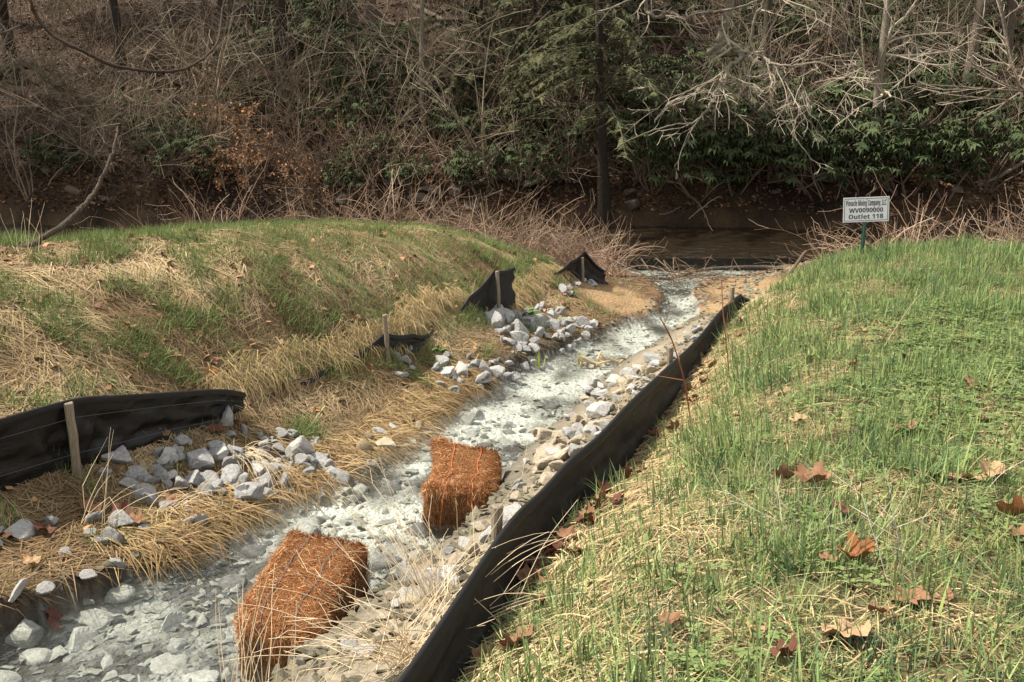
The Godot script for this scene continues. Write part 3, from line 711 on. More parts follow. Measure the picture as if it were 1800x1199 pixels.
# one wandering limb, with side shoots; leaves its tips in tips
func limb(b: Build, twigs: Build, p: Vector3, dir: Vector3, length: float, rad: float, depth: int, r: RandomNumberGenerator, o: Dictionary, tips: Array) -> void:
	var segs := clampi(int(length / o.get("seg", 0.22)), 3, 9)
	var pts := PackedVector3Array([p])
	var rads := PackedFloat32Array([rad])
	var d := dir.normalized()
	var wig: float = o.get("wiggle", 0.22)
	var lift: float = o.get("lift", 0.05)
	var rmin: float = o.get("rmin", 0.004)
	for i in segs:
		d = (d + Vector3(r.randfn(0, wig), r.randfn(0, wig) + lift, r.randfn(0, wig))).normalized()
		pts.push_back(pts[-1] + d * length / segs)
		rads.push_back(maxf(rmin, lerpf(rad, rad * 0.35, float(i + 1) / segs)))
	var c0: Color = o.c0
	var c1: Color = o.c1
	var k := r.randf_range(0.75, 1.2)
	if rad > 0.014:
		b.tube(pts, rads, 7 if rad > 0.06 else 5, c0 * k, c1 * k, 0.06, r)
	else:
		twigs.tube(pts, rads, 3, c1 * k, c1 * k * 1.1)
	tips.append([pts[-1], d, rad])
	if depth <= 0:
		return
	var kids: int = r.randi_range(o.kids[0], o.kids[1])
	for i in kids:
		var f := r.randf_range(o.get("from", 0.25), 1.0)
		var idx := clampi(int(f * segs), 1, segs)
		var away := Vector3(r.randfn(), r.randfn() * 0.7, r.randfn()).normalized()
		var nd: Vector3 = ((pts[idx] - pts[idx - 1]).normalized() * 0.7 + away * o.get("open", 0.8) + Vector3(0, o.get("rise", 0.1), 0)).normalized()
		limb(b, twigs, pts[idx], nd, length * r.randf_range(0.35, 0.7), maxf(rmin, rads[idx] * r.randf_range(0.4, 0.65)), depth - 1, r, o, tips)

func pts_of(t: Array, up := 0.0) -> Array:
	var p := PackedVector3Array()
	var r := PackedFloat32Array()
	for q in t:
		p.push_back(Vector3(q[0], q[1] + up, q[2]))
		r.push_back(q[3])
	return [p, r]

func smooth_line(p: PackedVector3Array, r: PackedFloat32Array, n: int) -> Array:
	var po := PackedVector3Array()
	var ro := PackedFloat32Array()
	for i in p.size() - 1:
		for k in n:
			var f := float(k) / n
			po.push_back(p[i].cubic_interpolate(p[i + 1], p[maxi(i - 1, 0)], p[mini(i + 2, p.size() - 1)], f))
			ro.push_back(lerpf(r[i], r[i + 1], f))
	po.push_back(p[-1])
	ro.push_back(r[-1])
	return [po, ro]

# ------------------------------------------------------------------ the scene
func _ready() -> void:
	var cam := Camera3D.new()
	cam.name = "camera"
	cam.position = Vector3(0, 1.6, 0)
	cam.rotation_degrees = Vector3(-13.8, 0, 0)
	cam.fov = 37.82
	cam.near = 0.1
	cam.far = 400.0
	add_child(cam)
	var env := Environment.new()
	env.background_mode = Environment.BG_SKY
	var sky := Sky.new()
	var sm := ProceduralSkyMaterial.new()
	sm.sky_top_color = lin(0.5, 0.51, 0.53)
	sm.sky_horizon_color = lin(0.45, 0.45, 0.45)
	sm.sky_curve = 0.3
	sm.ground_bottom_color = lin(0.1, 0.09, 0.07)
	sm.ground_horizon_color = lin(0.2, 0.19, 0.17)
	sky.sky_material = sm
	env.sky = sky
	env.tonemap_mode = Environment.TONE_MAPPER_LINEAR
	env.tonemap_exposure = 2.25
	env.sdfgi_enabled = true
	env.ssao_enabled = true
	env.ssil_enabled = true
	var we := WorldEnvironment.new()
	we.name = "environment"
	we.environment = env
	add_child(we)
	var sun := DirectionalLight3D.new()
	sun.name = "sun"
	sun.light_color = Color(1.0, 0.965, 0.91)
	sun.light_energy = 1.5
	sun.light_angular_distance = 1.5
	sun.shadow_enabled = true
	sun.rotation_degrees = Vector3(-55, -98, 0)
	add_child(sun)

	nz.seed = 7; nz.frequency = 0.05; nz.fractal_octaves = 3
	nz2.seed = 19; nz2.frequency = 0.05; nz2.fractal_octaves = 3
	rng.seed = 20240
	tps_setup()
	materials()
	build_land()
	build_forest()
	build_water_side()
	build_fences()
	build_bales()
	build_sign()
	build_grass()
	build_loose()

func build_land() -> void:
	var xs := steps([-90.0, 10.0, -20.0, 1.0, -9.0, 0.12, -3.6, 0.05, 3.0, 0.1, 6.0, 0.2, 9.0, 1.0, 20.0, 10.0, 90.0])
	var near := steps([-60.0, 8.0, -4.0, 0.5, 1.0, 0.1, 3.0, 0.055, 12.0, 0.1, 19.5, 0.4, 22.3])
	var far := steps([22.3, 0.2, 40.0, 2.0, 60.0, 10.0, 130.0])
	solo("ground", land_mesh(xs, near), M.land, Vector3.ZERO, "grassy banks, sand bars and pebbly bed round the outlet stream", "ground", "", "structure")
	xs = steps([-90.0, 8.0, -22.0, 0.22, 22.0, 8.0, 90.0])
	solo("hillside", land_mesh(xs, far), M.hill, Vector3.ZERO, "steep wooded hillside covered in brown leaf litter across the river", "hillside", "", "structure")
	# the stream's surface
	var v := PackedVector3Array()
	var u := PackedVector2Array()
	var n := PackedVector3Array()
	var id := PackedInt32Array()
	var ds := steps([-12.0, 0.5, 2.0, 0.05, 18.9])
	var cols := 30
	for j in ds.size():
		var d := ds[j]
		var l := edge_a(d) - 0.12
		var r := edge_b(d) + 0.12
		for i in cols + 1:
			var x := lerpf(l, r, float(i) / cols)
			var rough := 0.35 + 0.65 * smoothstep(5.5, 8.0, d)
			var h := water_level(d) + (nz2.get_noise_2d(x * 90.0, d * 55.0) * 0.012 + nz.get_noise_2d(x * 240.0 + 9.0, d * 150.0) * 0.004) * rough
			v.push_back(Vector3(x, h, -d))
			u.push_back(Vector2((x - 0.45 * d) * 1.3, d))
	for j in ds.size():
		for i in cols + 1:
			var k := j * (cols + 1) + i
			var a := v[k - (1 if i > 0 else 0)]
			var b := v[k + (1 if i < cols else 0)]
			var e := v[k - ((cols + 1) if j > 0 else 0)]
			var f := v[k + ((cols + 1) if j < ds.size() - 1 else 0)]
			n.push_back((b - a).cross(f - e).normalized())
			if i < cols and j < ds.size() - 1:
				id.append_array([k, k + cols + 1, k + 1, k + 1, k + cols + 1, k + cols + 2])
	solo("stream_water", grid_mesh(v, n, u, id), M.water, Vector3.ZERO, "shallow clear stream rippling over pale stained stones", "water", "", "structure")
	v = PackedVector3Array(); u = PackedVector2Array(); n = PackedVector3Array(); id = PackedInt32Array()
	xs = steps([-60.0, 4.0, -20.0, 0.5, -13.0, 0.1, 9.0, 0.5, 14.0, 4.0, 60.0])
	ds = steps([18.9, 0.08, 25.4])
	for j in ds.size():
		for i in xs.size():
			var h := -1.418 + nz2.get_noise_2d(xs[i] * 25.0, ds[j] * 60.0) * 0.03 + nz.get_noise_2d(xs[i] * 90.0, ds[j] * 160.0) * 0.016
			if j == 0: h = -1.418
			v.push_back(Vector3(xs[i], h, -ds[j]))
			u.push_back(Vector2(xs[i], ds[j]))
	for j in ds.size():
		for i in xs.size():
			var k := j * xs.size() + i
			var a := v[k - (1 if i > 0 else 0)]
			var b := v[k + (1 if i < xs.size() - 1 else 0)]
			var e := v[k - (xs.size() if j > 0 else 0)]
			var f := v[k + (xs.size() if j < ds.size() - 1 else 0)]
			n.push_back((b - a).cross(f - e).normalized())
			if i < xs.size() - 1 and j < ds.size() - 1:
				id.append_array([k, k + xs.size(), k + 1, k + 1, k + xs.size(), k + xs.size() + 1])
	solo("river_water", grid_mesh(v, n, u, id), M.river, Vector3.ZERO, "dark brown river flowing past the foot of the wooded hill", "water", "", "structure")

func grid_mesh(v: PackedVector3Array, n: PackedVector3Array, u: PackedVector2Array, id: PackedInt32Array) -> ArrayMesh:
	var ar := []
	ar.resize(Mesh.ARRAY_MAX)
	ar[Mesh.ARRAY_VERTEX] = v; ar[Mesh.ARRAY_NORMAL] = n; ar[Mesh.ARRAY_TEX_UV] = u; ar[Mesh.ARRAY_INDEX] = id
	var m := ArrayMesh.new()
	m.add_surface_from_arrays(Mesh.PRIMITIVE_TRIANGLES, ar)
	return m

# ------------------------------------------------------------------ forest across the river
func name_in_order(list: Array, phrase: String, category: String, group: String) -> void:
	# LIST: [how far across, node]; labels count from the west end of the view
	list.sort_custom(func(a, b): return a[0] < b[0])
	for i in list.size():
		var l := phrase % ordinal(i) if phrase.contains("%s") else phrase
		tag(list[i][1], l, category, group)

func rhodo_model(sd: int) -> Array:
	var r := RandomNumberGenerator.new()
	r.seed = sd
	var stems := Build.new()
	var all := []
	var twigs := Build.new()
	var leaves := Build.new()
	var o := {"c0": Color(0.12, 0.09, 0.065), "c1": Color(0.17, 0.13, 0.09), "kids": [2, 3], "open": 0.7, "rise": 0.35, "wiggle": 0.2, "rmin": 0.006, "seg": 0.3}
	var tips := []
	for i in 6:
		var a := r.randf_range(0, TAU)
		stems = Build.new()
		limb(stems, twigs, Vector3(cos(a) * 0.1, -0.1, sin(a) * 0.1), Vector3(cos(a) * 0.7, 1.0, sin(a) * 0.7), r.randf_range(0.7, 1.15), 0.022, 2, r, o, tips)
		all.append(stems.mesh())
	var spots := []
	for t in tips: spots.append(t[0])
	for i in 90:
		var a := r.randf_range(0, TAU)
		var e := r.randf_range(-0.1, 1.0)
		var q := Vector3(cos(a) * sqrt(1.0 - e * e) * 0.85, 0.75 + e * 0.65, sin(a) * sqrt(1.0 - e * e) * 0.85) * r.randf_range(0.75, 1.08)
		spots.append(q)
	for q in spots:
		var cnt := r.randi_range(7, 10)
		var a0 := r.randf_range(0, TAU)
		var axis := Vector3(r.randfn(0, 0.35), 1.0, r.randfn(0, 0.35)).normalized()
		var px := axis.cross(Vector3(0.2, 0.1, 0.97)).normalized()
		var pz := axis.cross(px)
		var tone := r.randf_range(0.65, 1.35)
		for k in cnt:
			var a := a0 + TAU * k / cnt + r.randf_range(-0.2, 0.2)
			var out := px * cos(a) + pz * sin(a)
			var side := (axis.cross(out)).normalized()
			var ln := r.randf_range(0.11, 0.17)
			var wd := ln * 0.17
			var dr := r.randf_range(0.1, 0.7)
			var m1: Vector3 = q + out * ln * 0.45 + axis * ln * 0.1 * (1.0 - dr)
			var tip: Vector3 = q + out * ln * 0.9 - Vector3.UP * ln * dr
			var fold := axis * wd * 0.3
			var c := Color(tone * r.randf_range(0.85, 1.15), tone, tone) * Color(0.046, 0.062, 0.026)
			leaves.tri(q, m1 + side * wd + fold, m1, c, c, c)
			leaves.tri(q, m1, m1 - side * wd + fold, c, c, c)
			leaves.tri(m1, m1 + side * wd + fold, tip, c, c, c)
			leaves.tri(m1, tip, m1 - side * wd + fold, c, c, c)
	return [all, twigs.mesh(), leaves.mesh()]

func bare_model(sd: int, stems_n: int, h: float, rad: float, c0: Color, c1: Color, arch: float, tan_leaves := 0) -> Array:
	var r := RandomNumberGenerator.new()
	r.seed = sd
	var b := Build.new()
	var all := []
	var t := Build.new()
	var o := {"c0": c0, "c1": c1, "kids": [4, 7], "open": 0.75, "rise": 0.1, "wiggle": 0.13, "rmin": 0.0032, "seg": 0.28, "from": 0.2, "lift": 0.0}
	var tips := []
	for i in stems_n:
		var a := r.randf_range(0, TAU)
		b = Build.new()
		limb(b, t, Vector3(cos(a) * 0.12, -0.15, sin(a) * 0.12), Vector3(cos(a) * arch, 1.0, sin(a) * arch), h * r.randf_range(0.7, 1.1), maxf(0.0145, rad * r.randf_range(0.6, 1.1)), 2, r, o, tips)
		all.append(b.mesh())
	var res := [all, t.mesh()]
	if tan_leaves > 0:
		var lv := Build.new()
		for i in tan_leaves:
			var q: Array = tips[r.randi_range(0, tips.size() - 1)]
			var p: Vector3 = q[0] - q[1] * r.randf_range(0, 0.35) + Vector3(r.randfn(0, 0.03), r.randfn(0, 0.03), r.randfn(0, 0.03))
			var d := Vector3(r.randfn(), -0.7 + r.randfn() * 0.4, r.randfn()).normalized()
			var s := d.cross(Vector3(r.randfn(), r.randfn(), r.randfn())).normalized()
			var tone := r.randf_range(0.7, 1.3)
			var c := Color(0.36, 0.2, 0.1) * tone
			lv.blade(p, d, s, r.randf_range(0.06, 0.1), 0.045, 0.4, 2, c, c)
		res.append(lv.mesh())
	return res

func bramble_model(sd: int) -> ArrayMesh:
	var r := RandomNumberGenerator.new()
	r.seed = sd
	var b := Build.new()
	for i in 44:
		var a := r.randf_range(0, TAU)
		var p := Vector3(r.randfn(0, 0.3), -0.05, r.randfn(0, 0.25))
		var d := Vector3(cos(a) * 0.45, 1.0, sin(a) * 0.45).normalized()
		var ln := r.randf_range(0.5, 1.25)
		var droop := r.randf_range(0.0, 0.28)
		var pts := PackedVector3Array([p])
		var rads := PackedFloat32Array([0.0055])
		for s in 7:
			d = (d + Vector3(cos(a) * droop * 0.4 + r.randfn(0, 0.09), -droop, sin(a) * droop * 0.4 + r.randfn(0, 0.09))).normalized()
			pts.push_back(pts[-1] + d * ln / 7.0)
			rads.push_back(lerpf(0.0055, 0.0024, (s + 1) / 7.0))
			if r.randf() < 0.6:
				var sd2 := (d + Vector3(r.randfn(), r.randfn(), r.randfn()).normalized() * 0.9).normalized()
				var sl := r.randf_range(0.1, 0.3)
				var k := r.randf_range(0.8, 1.3)
				b.tube(PackedVector3Array([pts[-1], pts[-1] + sd2 * sl * 0.5, pts[-1] + sd2 * sl + Vector3(0, 0.03, 0)]), PackedFloat32Array([0.0025, 0.002, 0.0015]), 3, Color(0.19, 0.13, 0.09) * k, Color(0.23, 0.165, 0.115) * k)
		var k2 := r.randf_range(0.6, 1.35)
		var base := Color(0.2, 0.13, 0.088) if r.randf() < 0.7 else Color(0.3, 0.23, 0.165)
		b.tube(pts, rads, 3, base * k2, base * k2 * 1.15)
	return b.mesh()

func trunk(called: String, line: Array, c0: Color, c1: Color, limbs: int, sd: int, label: String, crown_from := 0.35, limb_len := 2.2) -> Node3D:
	var pr := pts_of(line)
	var s := smooth_line(pr[0], pr[1], 4)
	var origin: Vector3 = s[0][0]
	var rel := PackedVector3Array()
	for p in s[0]: rel.push_back(p - origin)
	var root := thing(called, origin, label, "tree")
	var r := RandomNumberGenerator.new()
	r.seed = sd
	var b := Build.new()
	b.smooth = true
	b.tube(rel, s[1], 10, c0, c1, 0.08, r)
	part("trunk", b.mesh(), M.bark, root)
	var lb := Build.new()
	var tw := Build.new()
	var o := {"c0": c0, "c1": c1 * 1.2, "kids": [3, 6], "open": 0.8, "rise": 0.05, "wiggle": 0.16, "rmin": 0.005, "seg": 0.35, "from": 0.15, "lift": 0.0}
	for i in limbs:
		var f := r.randf_range(crown_from, 1.0)
		var k := clampi(int(f * (rel.size() - 1)), 1, rel.size() - 1)
		var a := r.randf_range(0, TAU)
		limb(lb, tw, rel[k], Vector3(cos(a), r.randf_range(-0.1, 0.8), sin(a)), limb_len * r.randf_range(0.6, 1.3), s[1][k] * r.randf_range(0.25, 0.5), 2, r, o, [])
	if lb.v.size(): part("limbs", lb.mesh(), M.twig, root)
	if tw.v.size(): part("crown", tw.mesh(), M.twig, root)
	return root

func straight(x: float, d: float, lean: Vector2, h: float, r0: float, r1: float) -> Array:
	var y := ground(x, d) - 0.2
	var o := []
	for i in 9:
		var f := i / 8.0
		o.append([x + lean.x * h * f + 0.12 * sin(f * 5.0 + x), y + h * f, -d + lean.y * h * f + 0.1 * cos(f * 4.0 + d), lerpf(r0, r1, f) * (1.0 + 0.5 * exp(-f * 18.0))])
	return o

func hemlock(x: float, d: float, h: float, r0: float, from: float, spread: float, sd: int, label: String, lean := Vector2.ZERO) -> void:
	var line := straight(x, d, lean, h, r0, 0.03)
	var root := trunk("hemlock_tree", line, Color(0.055, 0.043, 0.033), Color(0.08, 0.063, 0.048), 0, sd, label)
	var r := RandomNumberGenerator.new()
	r.seed = sd + 5
	var lb := Build.new()
	var nd := Build.new()
	var cnt := int(h * 12.0)
	for i in cnt:
		var f := from + (1.0 - from) * pow(r.randf(), 1.15)
		var p := Vector3(lean.x * h * f, h * f - 0.2, lean.y * h * f)
		var a := r.randf_range(0, TAU)
		var ln := spread * (1.15 - f) * r.randf_range(0.6, 1.1) + 0.3
		var dr := Vector3(cos(a), r.randf_range(-0.05, 0.3), sin(a)).normalized()
		var pts := PackedVector3Array([p])
		var rads := PackedFloat32Array([0.02])
		for s in 8:
			dr = (dr + Vector3(r.randfn(0, 0.08), -0.07, r.randfn(0, 0.08))).normalized()
			pts.push_back(pts[-1] + dr * ln / 8.0)
			rads.push_back(lerpf(0.02, 0.005, (s + 1) / 8.0))
			if s < 1: continue
			for q in 6:
				var side := dr.cross(Vector3.UP).normalized() * (1.0 if q % 2 == 0 else -1.0)
				var sd3 := (dr * r.randf_range(0.0, 1.2) + side * r.randf_range(0.4, 1.0) + Vector3(r.randfn(0, 0.2), r.randf_range(-0.8, 0.25), r.randfn(0, 0.2))).normalized()
				var sl := ln * r.randf_range(0.07, 0.2) * (1.25 - s / 9.0)
				var tone := r.randf_range(0.5, 1.15)
				var c := Color(0.075, 0.086, 0.042) * tone
				if r.randf() < 0.22: c = Color(0.125, 0.12, 0.055) * tone
				var base := pts[-1] - dr * ln / 8.0 * r.randf()
				for w in 10:
					var fw := (w + 0.5) / 10.0
					var c3 := base + sd3 * sl * fw + Vector3(0, -0.12 * sl * fw * fw, 0)
					for sgn in [-1.0, 1.0]:
						var nn: Vector3 = (sd3 * 0.55 + sd3.cross(Vector3.UP).normalized() * sgn + Vector3(0, r.randf_range(-0.5, 0.1), 0)).normalized()
						var nl := 0.095 * (1.15 - fw) * r.randf_range(0.6, 1.2)
						nd.tri(c3 + sd3 * 0.013, c3 + nn * nl, c3 - sd3 * 0.013, c, c * 1.15, c)
		lb.tube(pts, rads, 4, Color(0.09, 0.075, 0.055), Color(0.1, 0.085, 0.06))
	part("limbs", lb.mesh(), M.twig, root)
	part("crown", nd.mesh(), M.needle, root)

func build_forest() -> void:
	# leaf litter
	var lb := Build.new()
	lb.blade(Vector3(-0.04, 0, 0), Vector3(1, 0.35, 0), Vector3(0, 0.1, 1), 0.09, 0.055, 0.9, 3, Color.WHITE, Color.WHITE)
	var lm := lb.mesh()
	var xf: Array[Transform3D] = []
	var cols := PackedColorArray()
	for i in 60000:
		var x := rng.randf_range(-19, 19)
		var t := 0.2 + 17.0 * pow(rng.randf(), 1.3)
		var d := hill_front(x) + t
		var y := ground(x, d)
		if not in_view(x, y, d): continue
		xf.append(Transform3D(Basis.from_euler(Vector3(rng.randfn(0, 0.5) + 0.4, rng.randf_range(0, TAU), rng.randfn(0, 0.4))).scaled(Vector3.ONE * rng.randf_range(0.7, 1.5)), Vector3(x, y + 0.015, -d)))
		cols.push_back(Color(0.07, 0.036, 0.02).lerp(Color(0.27, 0.145, 0.08), rng.randf() ** 2.6) * rng.randf_range(0.55, 1.25))

	for i in 7000:
		var x := rng.randf_range(-12, 14)
		var d := hill_front(x) + rng.randf_range(0.05, 2.2)
		var y := ground(x, d)
		if y < -1.36: continue
		xf.append(Transform3D(Basis.from_euler(Vector3(rng.randfn(0, 0.6) + 0.4, rng.randf_range(0, TAU), rng.randfn(0, 0.5))).scaled(Vector3.ONE * rng.randf_range(0.5, 1.2)), Vector3(x, y + 0.012, -d)))
		cols.push_back(Color(0.06, 0.035, 0.02).lerp(Color(0.27, 0.16, 0.09), rng.randf() ** 2.2) * rng.randf_range(0.6, 1.2))
	tag(scatter("leaf_litter", lm, M.leaf, xf, cols, self), "brown fallen leaves strewn thickly over the hillside", "leaf litter", "", "stuff")

	# rhododendrons
	var models := []
	for k in 4: models.append(rhodo_model(100 + k))
	var protos := []
	for m in models:
		var p := Node3D.new()
		p.name = "rhododendron"
		for sm in m[0]: part("stem", sm, M.twig, p)
		part("twigs", m[1], M.twig, p).set_meta("kind", "stuff")
		part("foliage", m[2], M.evergreen, p)
		protos.append(p)
	var rows := {"low": [], "mid": [], "high": []}
	for i in RHODO.size():
		var q: Array = RHODO[i]
		var o := dup(protos[i % 4], "rhododendron_shrub")
		var s: float = q[2] / 1.25
		o.position = gp(q[0], q[1], -0.05)
		o.rotation = Vector3(0.1, rng.randf_range(0, TAU), 0)
		o.scale = Vector3(s * rng.randf_range(1.05, 1.35), s, s * 1.1)
		rows["low" if q[1] < 25.6 else ("mid" if q[1] < 28.6 else "high")].append([sx(q[0], q[1]), o])
	for p in protos: p.free()
	name_in_order(rows.low, "glossy rhododendron bush at the foot of the hill, %s from the left", "shrub", "rhododendrons along the river bank")
	name_in_order(rows.mid, "drooping rhododendron bush halfway up the slope, %s from the left", "shrub", "rhododendrons halfway up the slope")
	name_in_order(rows.high, "dark rhododendron bush high on the hillside, %s from the left", "shrub", "rhododendrons high on the hillside")

	# bare saplings and bushes
	var sp := []
	for k in 6:
		var pale := k == 5 or k == 2
		var m := bare_model(300 + k, 3 + k % 3, 2.0 + 0.25 * k, 0.018, Color(0.06, 0.044, 0.03) if not pale else Color(0.17, 0.135, 0.095), Color(0.125, 0.09, 0.06) if not pale else Color(0.26, 0.21, 0.15), 0.45)
		var p := Node3D.new()
		p.name = "sapling"
		for sm in m[0]: part("stem", sm, M.twig, p)
		part("crown", m[1], M.twig, p)
		sp.append(p)
	var rows2 := {"low": [], "high": []}
	var places2: Array = SHRUB.duplicate()
	for i in 44:
		places2.append([rng.randf_range(-9.5, 13.5), 24.8 + 7.0 * rng.randf() ** 1.4])
	for i in places2.size():
		var q: Array = places2[i]
		var o := dup(sp[(i * 5) % 6], "bare_sapling")
		o.position = gp(q[0], q[1], -0.05)
		o.rotation = Vector3(rng.randf_range(-0.1, 0.25), rng.randf_range(0, TAU), rng.randf_range(-0.15, 0.15))
		o.scale = Vector3.ONE * rng.randf_range(0.85, 1.3)
		rows2["low" if q[1] < 27.5 else "high"].append([sx(q[0], q[1]), o])
	for p in sp: p.free()
	name_in_order(rows2.low, "leafless many-stemmed sapling near the river, %s from the left", "sapling", "bare saplings low on the hill")
	name_in_order(rows2.high, "leafless many-stemmed sapling farther up the hill, %s from the left", "sapling", "bare saplings farther up the hill")

	var bp := []
	for k in 2:
		var m := bare_model(340 + k, 2, 1.7, 0.018, Color(0.2, 0.17, 0.14), Color(0.27, 0.22, 0.17), 0.3, 420)
		var p := Node3D.new()
		p.name = "beech"
		for sm in m[0]: part("stem", sm, M.twig, p)
		part("crown", m[1], M.twig, p)
		part("leaves", m[2], M.leaf, p)
		bp.append(p)
	var row3 := []
	for i in BEECH.size():
		var o := dup(bp[i % 2], "beech_sapling")
		o.position = gp(BEECH[i][0], BEECH[i][1], -0.05)
		o.rotation.y = rng.randf_range(0, TAU)
		o.scale = Vector3(1.1, 0.9, 1.1) * rng.randf_range(0.8, 1.1)
		row3.append([sx(BEECH[i][0], BEECH[i][1]), o])
	for p in bp: p.free()
	name_in_order(row3, "young beech still holding tan dead leaves, %s from the left", "sapling", "beech saplings with tan leaves")

	# standing trunks
	var dark := Color(0.1, 0.08, 0.06)
	var mid := Color(0.2, 0.16, 0.12)
	var pale := Color(0.34, 0.29, 0.22)
	hemlock(2.13, 24.15, 9.5, 0.14, 0.29, 3.8, 900, "dark-trunked hemlock at the water's edge with drooping green sprays")
	hemlock(1.48, 31.6, 11.0, 0.15, 0.12, 3.2, 920, "hemlock with scaly bark standing up the slope behind the riverside hemlock")
	hemlock(-0.9, 27.4, 6.0, 0.06, 0.1, 2.6, 930, "young feathery hemlock without a visible trunk beside the pale pole tree")
	hemlock(0.6, 26.6, 7.0, 0.07, 0.1, 2.9, 950, "young olive-green hemlock between the riverside hemlock and the pale pole tree")
	hemlock(-6.4, 28.5, 14.0, 0.16, 0.5, 3.4, 960, "tall hemlock whose crown shades the vine-hung clump")
	hemlock(9.6, 29.5, 14.0, 0.16, 0.5, 3.4, 970, "tall hemlock whose crown shades the rhododendrons beyond the sign")
	hemlock(-10.6, 27.8, 13.0, 0.15, 0.5, 3.2, 980, "tall hemlock shading the saplings near the weathered log")
	var lean := []
	for q in LEAN: lean.append(q)
	for k in lean.size(): lean[k] = [lean[k][0], lean[k][1], lean[k][2], lean[k][3] * 1.2]
	lean.push_front([LEAN[0][0] - 0.03, LEAN[0][1] - 0.35, LEAN[0][2], 0.14])
	trunk("slender_tree", lean, pale * 0.85, pale * 0.9, 9, 41, "slender grey-brown tree curving up behind the white sign", 0.45, 1.8)
	trunk("pole_tree", straight(-2.21, 26.7, Vector2(-0.012, 0.0), 10.0, 0.065, 0.045), pale, pale, 5, 43, "thin pale straight pole tree in the open part of the hillside", 0.5, 1.5)
	trunk("broad_tree", straight(-4.4, 32.1, Vector2(-0.01, 0), 12.0, 0.17, 0.12), mid, mid, 7, 44, "thick grey-brown trunk high on the slope above the rhododendrons", 0.3, 3.0)
	trunk("broad_tree", straight(-4.95, 31.9, Vector2(-0.03, 0), 12.0, 0.1, 0.07), dark, dark, 8, 45, "dark leaning trunk just beside the thick grey-brown one", 0.2, 2.5)
	for k in 4:
		trunk("multistem_tree", straight(-8.6 + k * 0.28, 30.3 + 0.25 * (k % 2), Vector2([-0.07, -0.02, 0.0, 0.035][k], 0), 10.0, 0.12 - 0.015 * k, 0.07), dark * 1.1, mid, 9, 50 + k, ["outermost dark stem leaning away in the vine-hung clump", "second dark stem of the vine-hung clump of trees", "upright stem of the vine-hung clump of trees", "thinnest stem of the vine-hung clump of trees"][k], 0.1, 2.2)
	trunk("broad_tree", straight(11.5, 26.1, Vector2(0.05, 0.0), 11.0, 0.13, 0.09), mid, mid * 1.1, 10, 60, "brown trunk leaning slightly behind the rhododendrons beyond the sign", 0.35, 2.6)
	trunk("broad_tree", straight(0.85, 34.5, Vector2(0.0, 0.0), 11.0, 0.2, 0.15), mid, mid, 5, 61, "stout trunk near the top of the view between two hemlocks", 0.4, 2.5)
	trunk("broad_tree", straight(-13.4, 25.6, Vector2(0.005, 0.0), 10.0, 0.13, 0.1), dark, dark, 12, 62, "dark tree with ivy-like twigs at the left edge of the wood", 0.15, 2.2)
	trunk("broad_tree", straight(6.7, 27.6, Vector2(-0.01, 0.0), 10.0, 0.12, 0.09), dark, mid, 6, 63, "dark upright trunk behind the pale hanging limbs", 0.5, 2.4)
	trunk("broad_tree", straight(13.8, 29.0, Vector2(-0.02, 0.0), 10.0, 0.12, 0.09), mid, mid, 9, 64, "grey trunk farthest to the right on the slope", 0.3, 2.4)
	for k in 9:
		var x: float = [-11.2, -6.7, -1.2, 4.1, 9.3, 15.2, -15.5, -3.0, 12.5][k]
		var d: float = [33.5, 36.0, 37.0, 35.5, 34.0, 34.5, 31.0, 39.5, 38.5][k]
		trunk("forest_tree", straight(x, d, Vector2(rng.randf_range(-0.04, 0.04), 0), 12.0, 0.15, 0.1), mid, mid, 9, 70 + k, "slim bare tree far up the hill, %s from the left" % ORD[[1, 2, 4, 5, 6, 8, 0, 3, 7][k]], 0.15, 2.8)

	# more of the same wood beyond the edges of the view: its crowns shade the slope
	var model: Node3D = get_node("hemlock_tree_006")
	var shade := []
	for q in [[-17.5, 25.5], [-19.5, 29.0], [-15.5, 32.0], [-22.0, 26.5], [-25.0, 30.0], [-5.5, 35.5], [3.5, 34.5], [8.5, 37.0], [-18.0, 36.0], [16.5, 31.0]]:
		var hm := dup(model, "hemlock_tree")
		hm.position = gp(q[0], q[1], -0.2)
		hm.rotation.y = rng.randf_range(0, TAU)
		hm.scale = Vector3.ONE * rng.randf_range(1.0, 1.25)
		shade.append([sx(q[0], q[1]), hm])
	name_in_order(shade, "tall dark hemlock in the back of the wood, %s from the left", "tree", "tall hemlocks in the back of the wood")

	# the pale tree whose limbs hang over the river
	var syc: Array = [SYC1, SYC2, SYC3, SYC4, SYC5, SYC6, SYC7, SYC8]
	var root := thing("overhanging_tree", Vector3(SYC1[0][0], SYC1[0][1], SYC1[0][2]), "pale-barked tree with contorted bare limbs hanging over the river", "tree")
	var r := RandomNumberGenerator.new()
	r.seed = 77
	var main := Build.new()
	var tw := Build.new()
	var o := {"c0": Color(0.37, 0.33, 0.24), "c1": Color(0.33, 0.28, 0.215), "kids": [2, 4], "open": 0.75, "rise": -0.12, "wiggle": 0.24, "rmin": 0.0042, "seg": 0.2, "from": 0.1, "lift": -0.04}
	var top := [[6.55, 8.5, -27.3, 0.1], [6.4, 7.0, -26.2, 0.12]]
	for li in syc.size():
		var line: Array = []
		if li == 0:
			for q in syc[li]: line.append(q)
			line.append([6.35, 6.4, -25.4, 0.12]); line.append([6.45, 7.3, -26.6, 0.12]); line.append([6.6, 8.2, -27.55, 0.12])
		elif li == 5:
			for q in syc[li]: line.append(q)
			line.append([6.45, 5.2, -24.2, 0.06]); line.append([6.55, 7.0, -26.6, 0.07])
		elif li == 7:
			line.append([3.4, 6.5, -25.0, 0.06])
			for q in syc[li]: line.append(q)
		else:
			line = syc[li]
		var pr := pts_of(line)
		var s := smooth_line(pr[0], pr[1], 5)
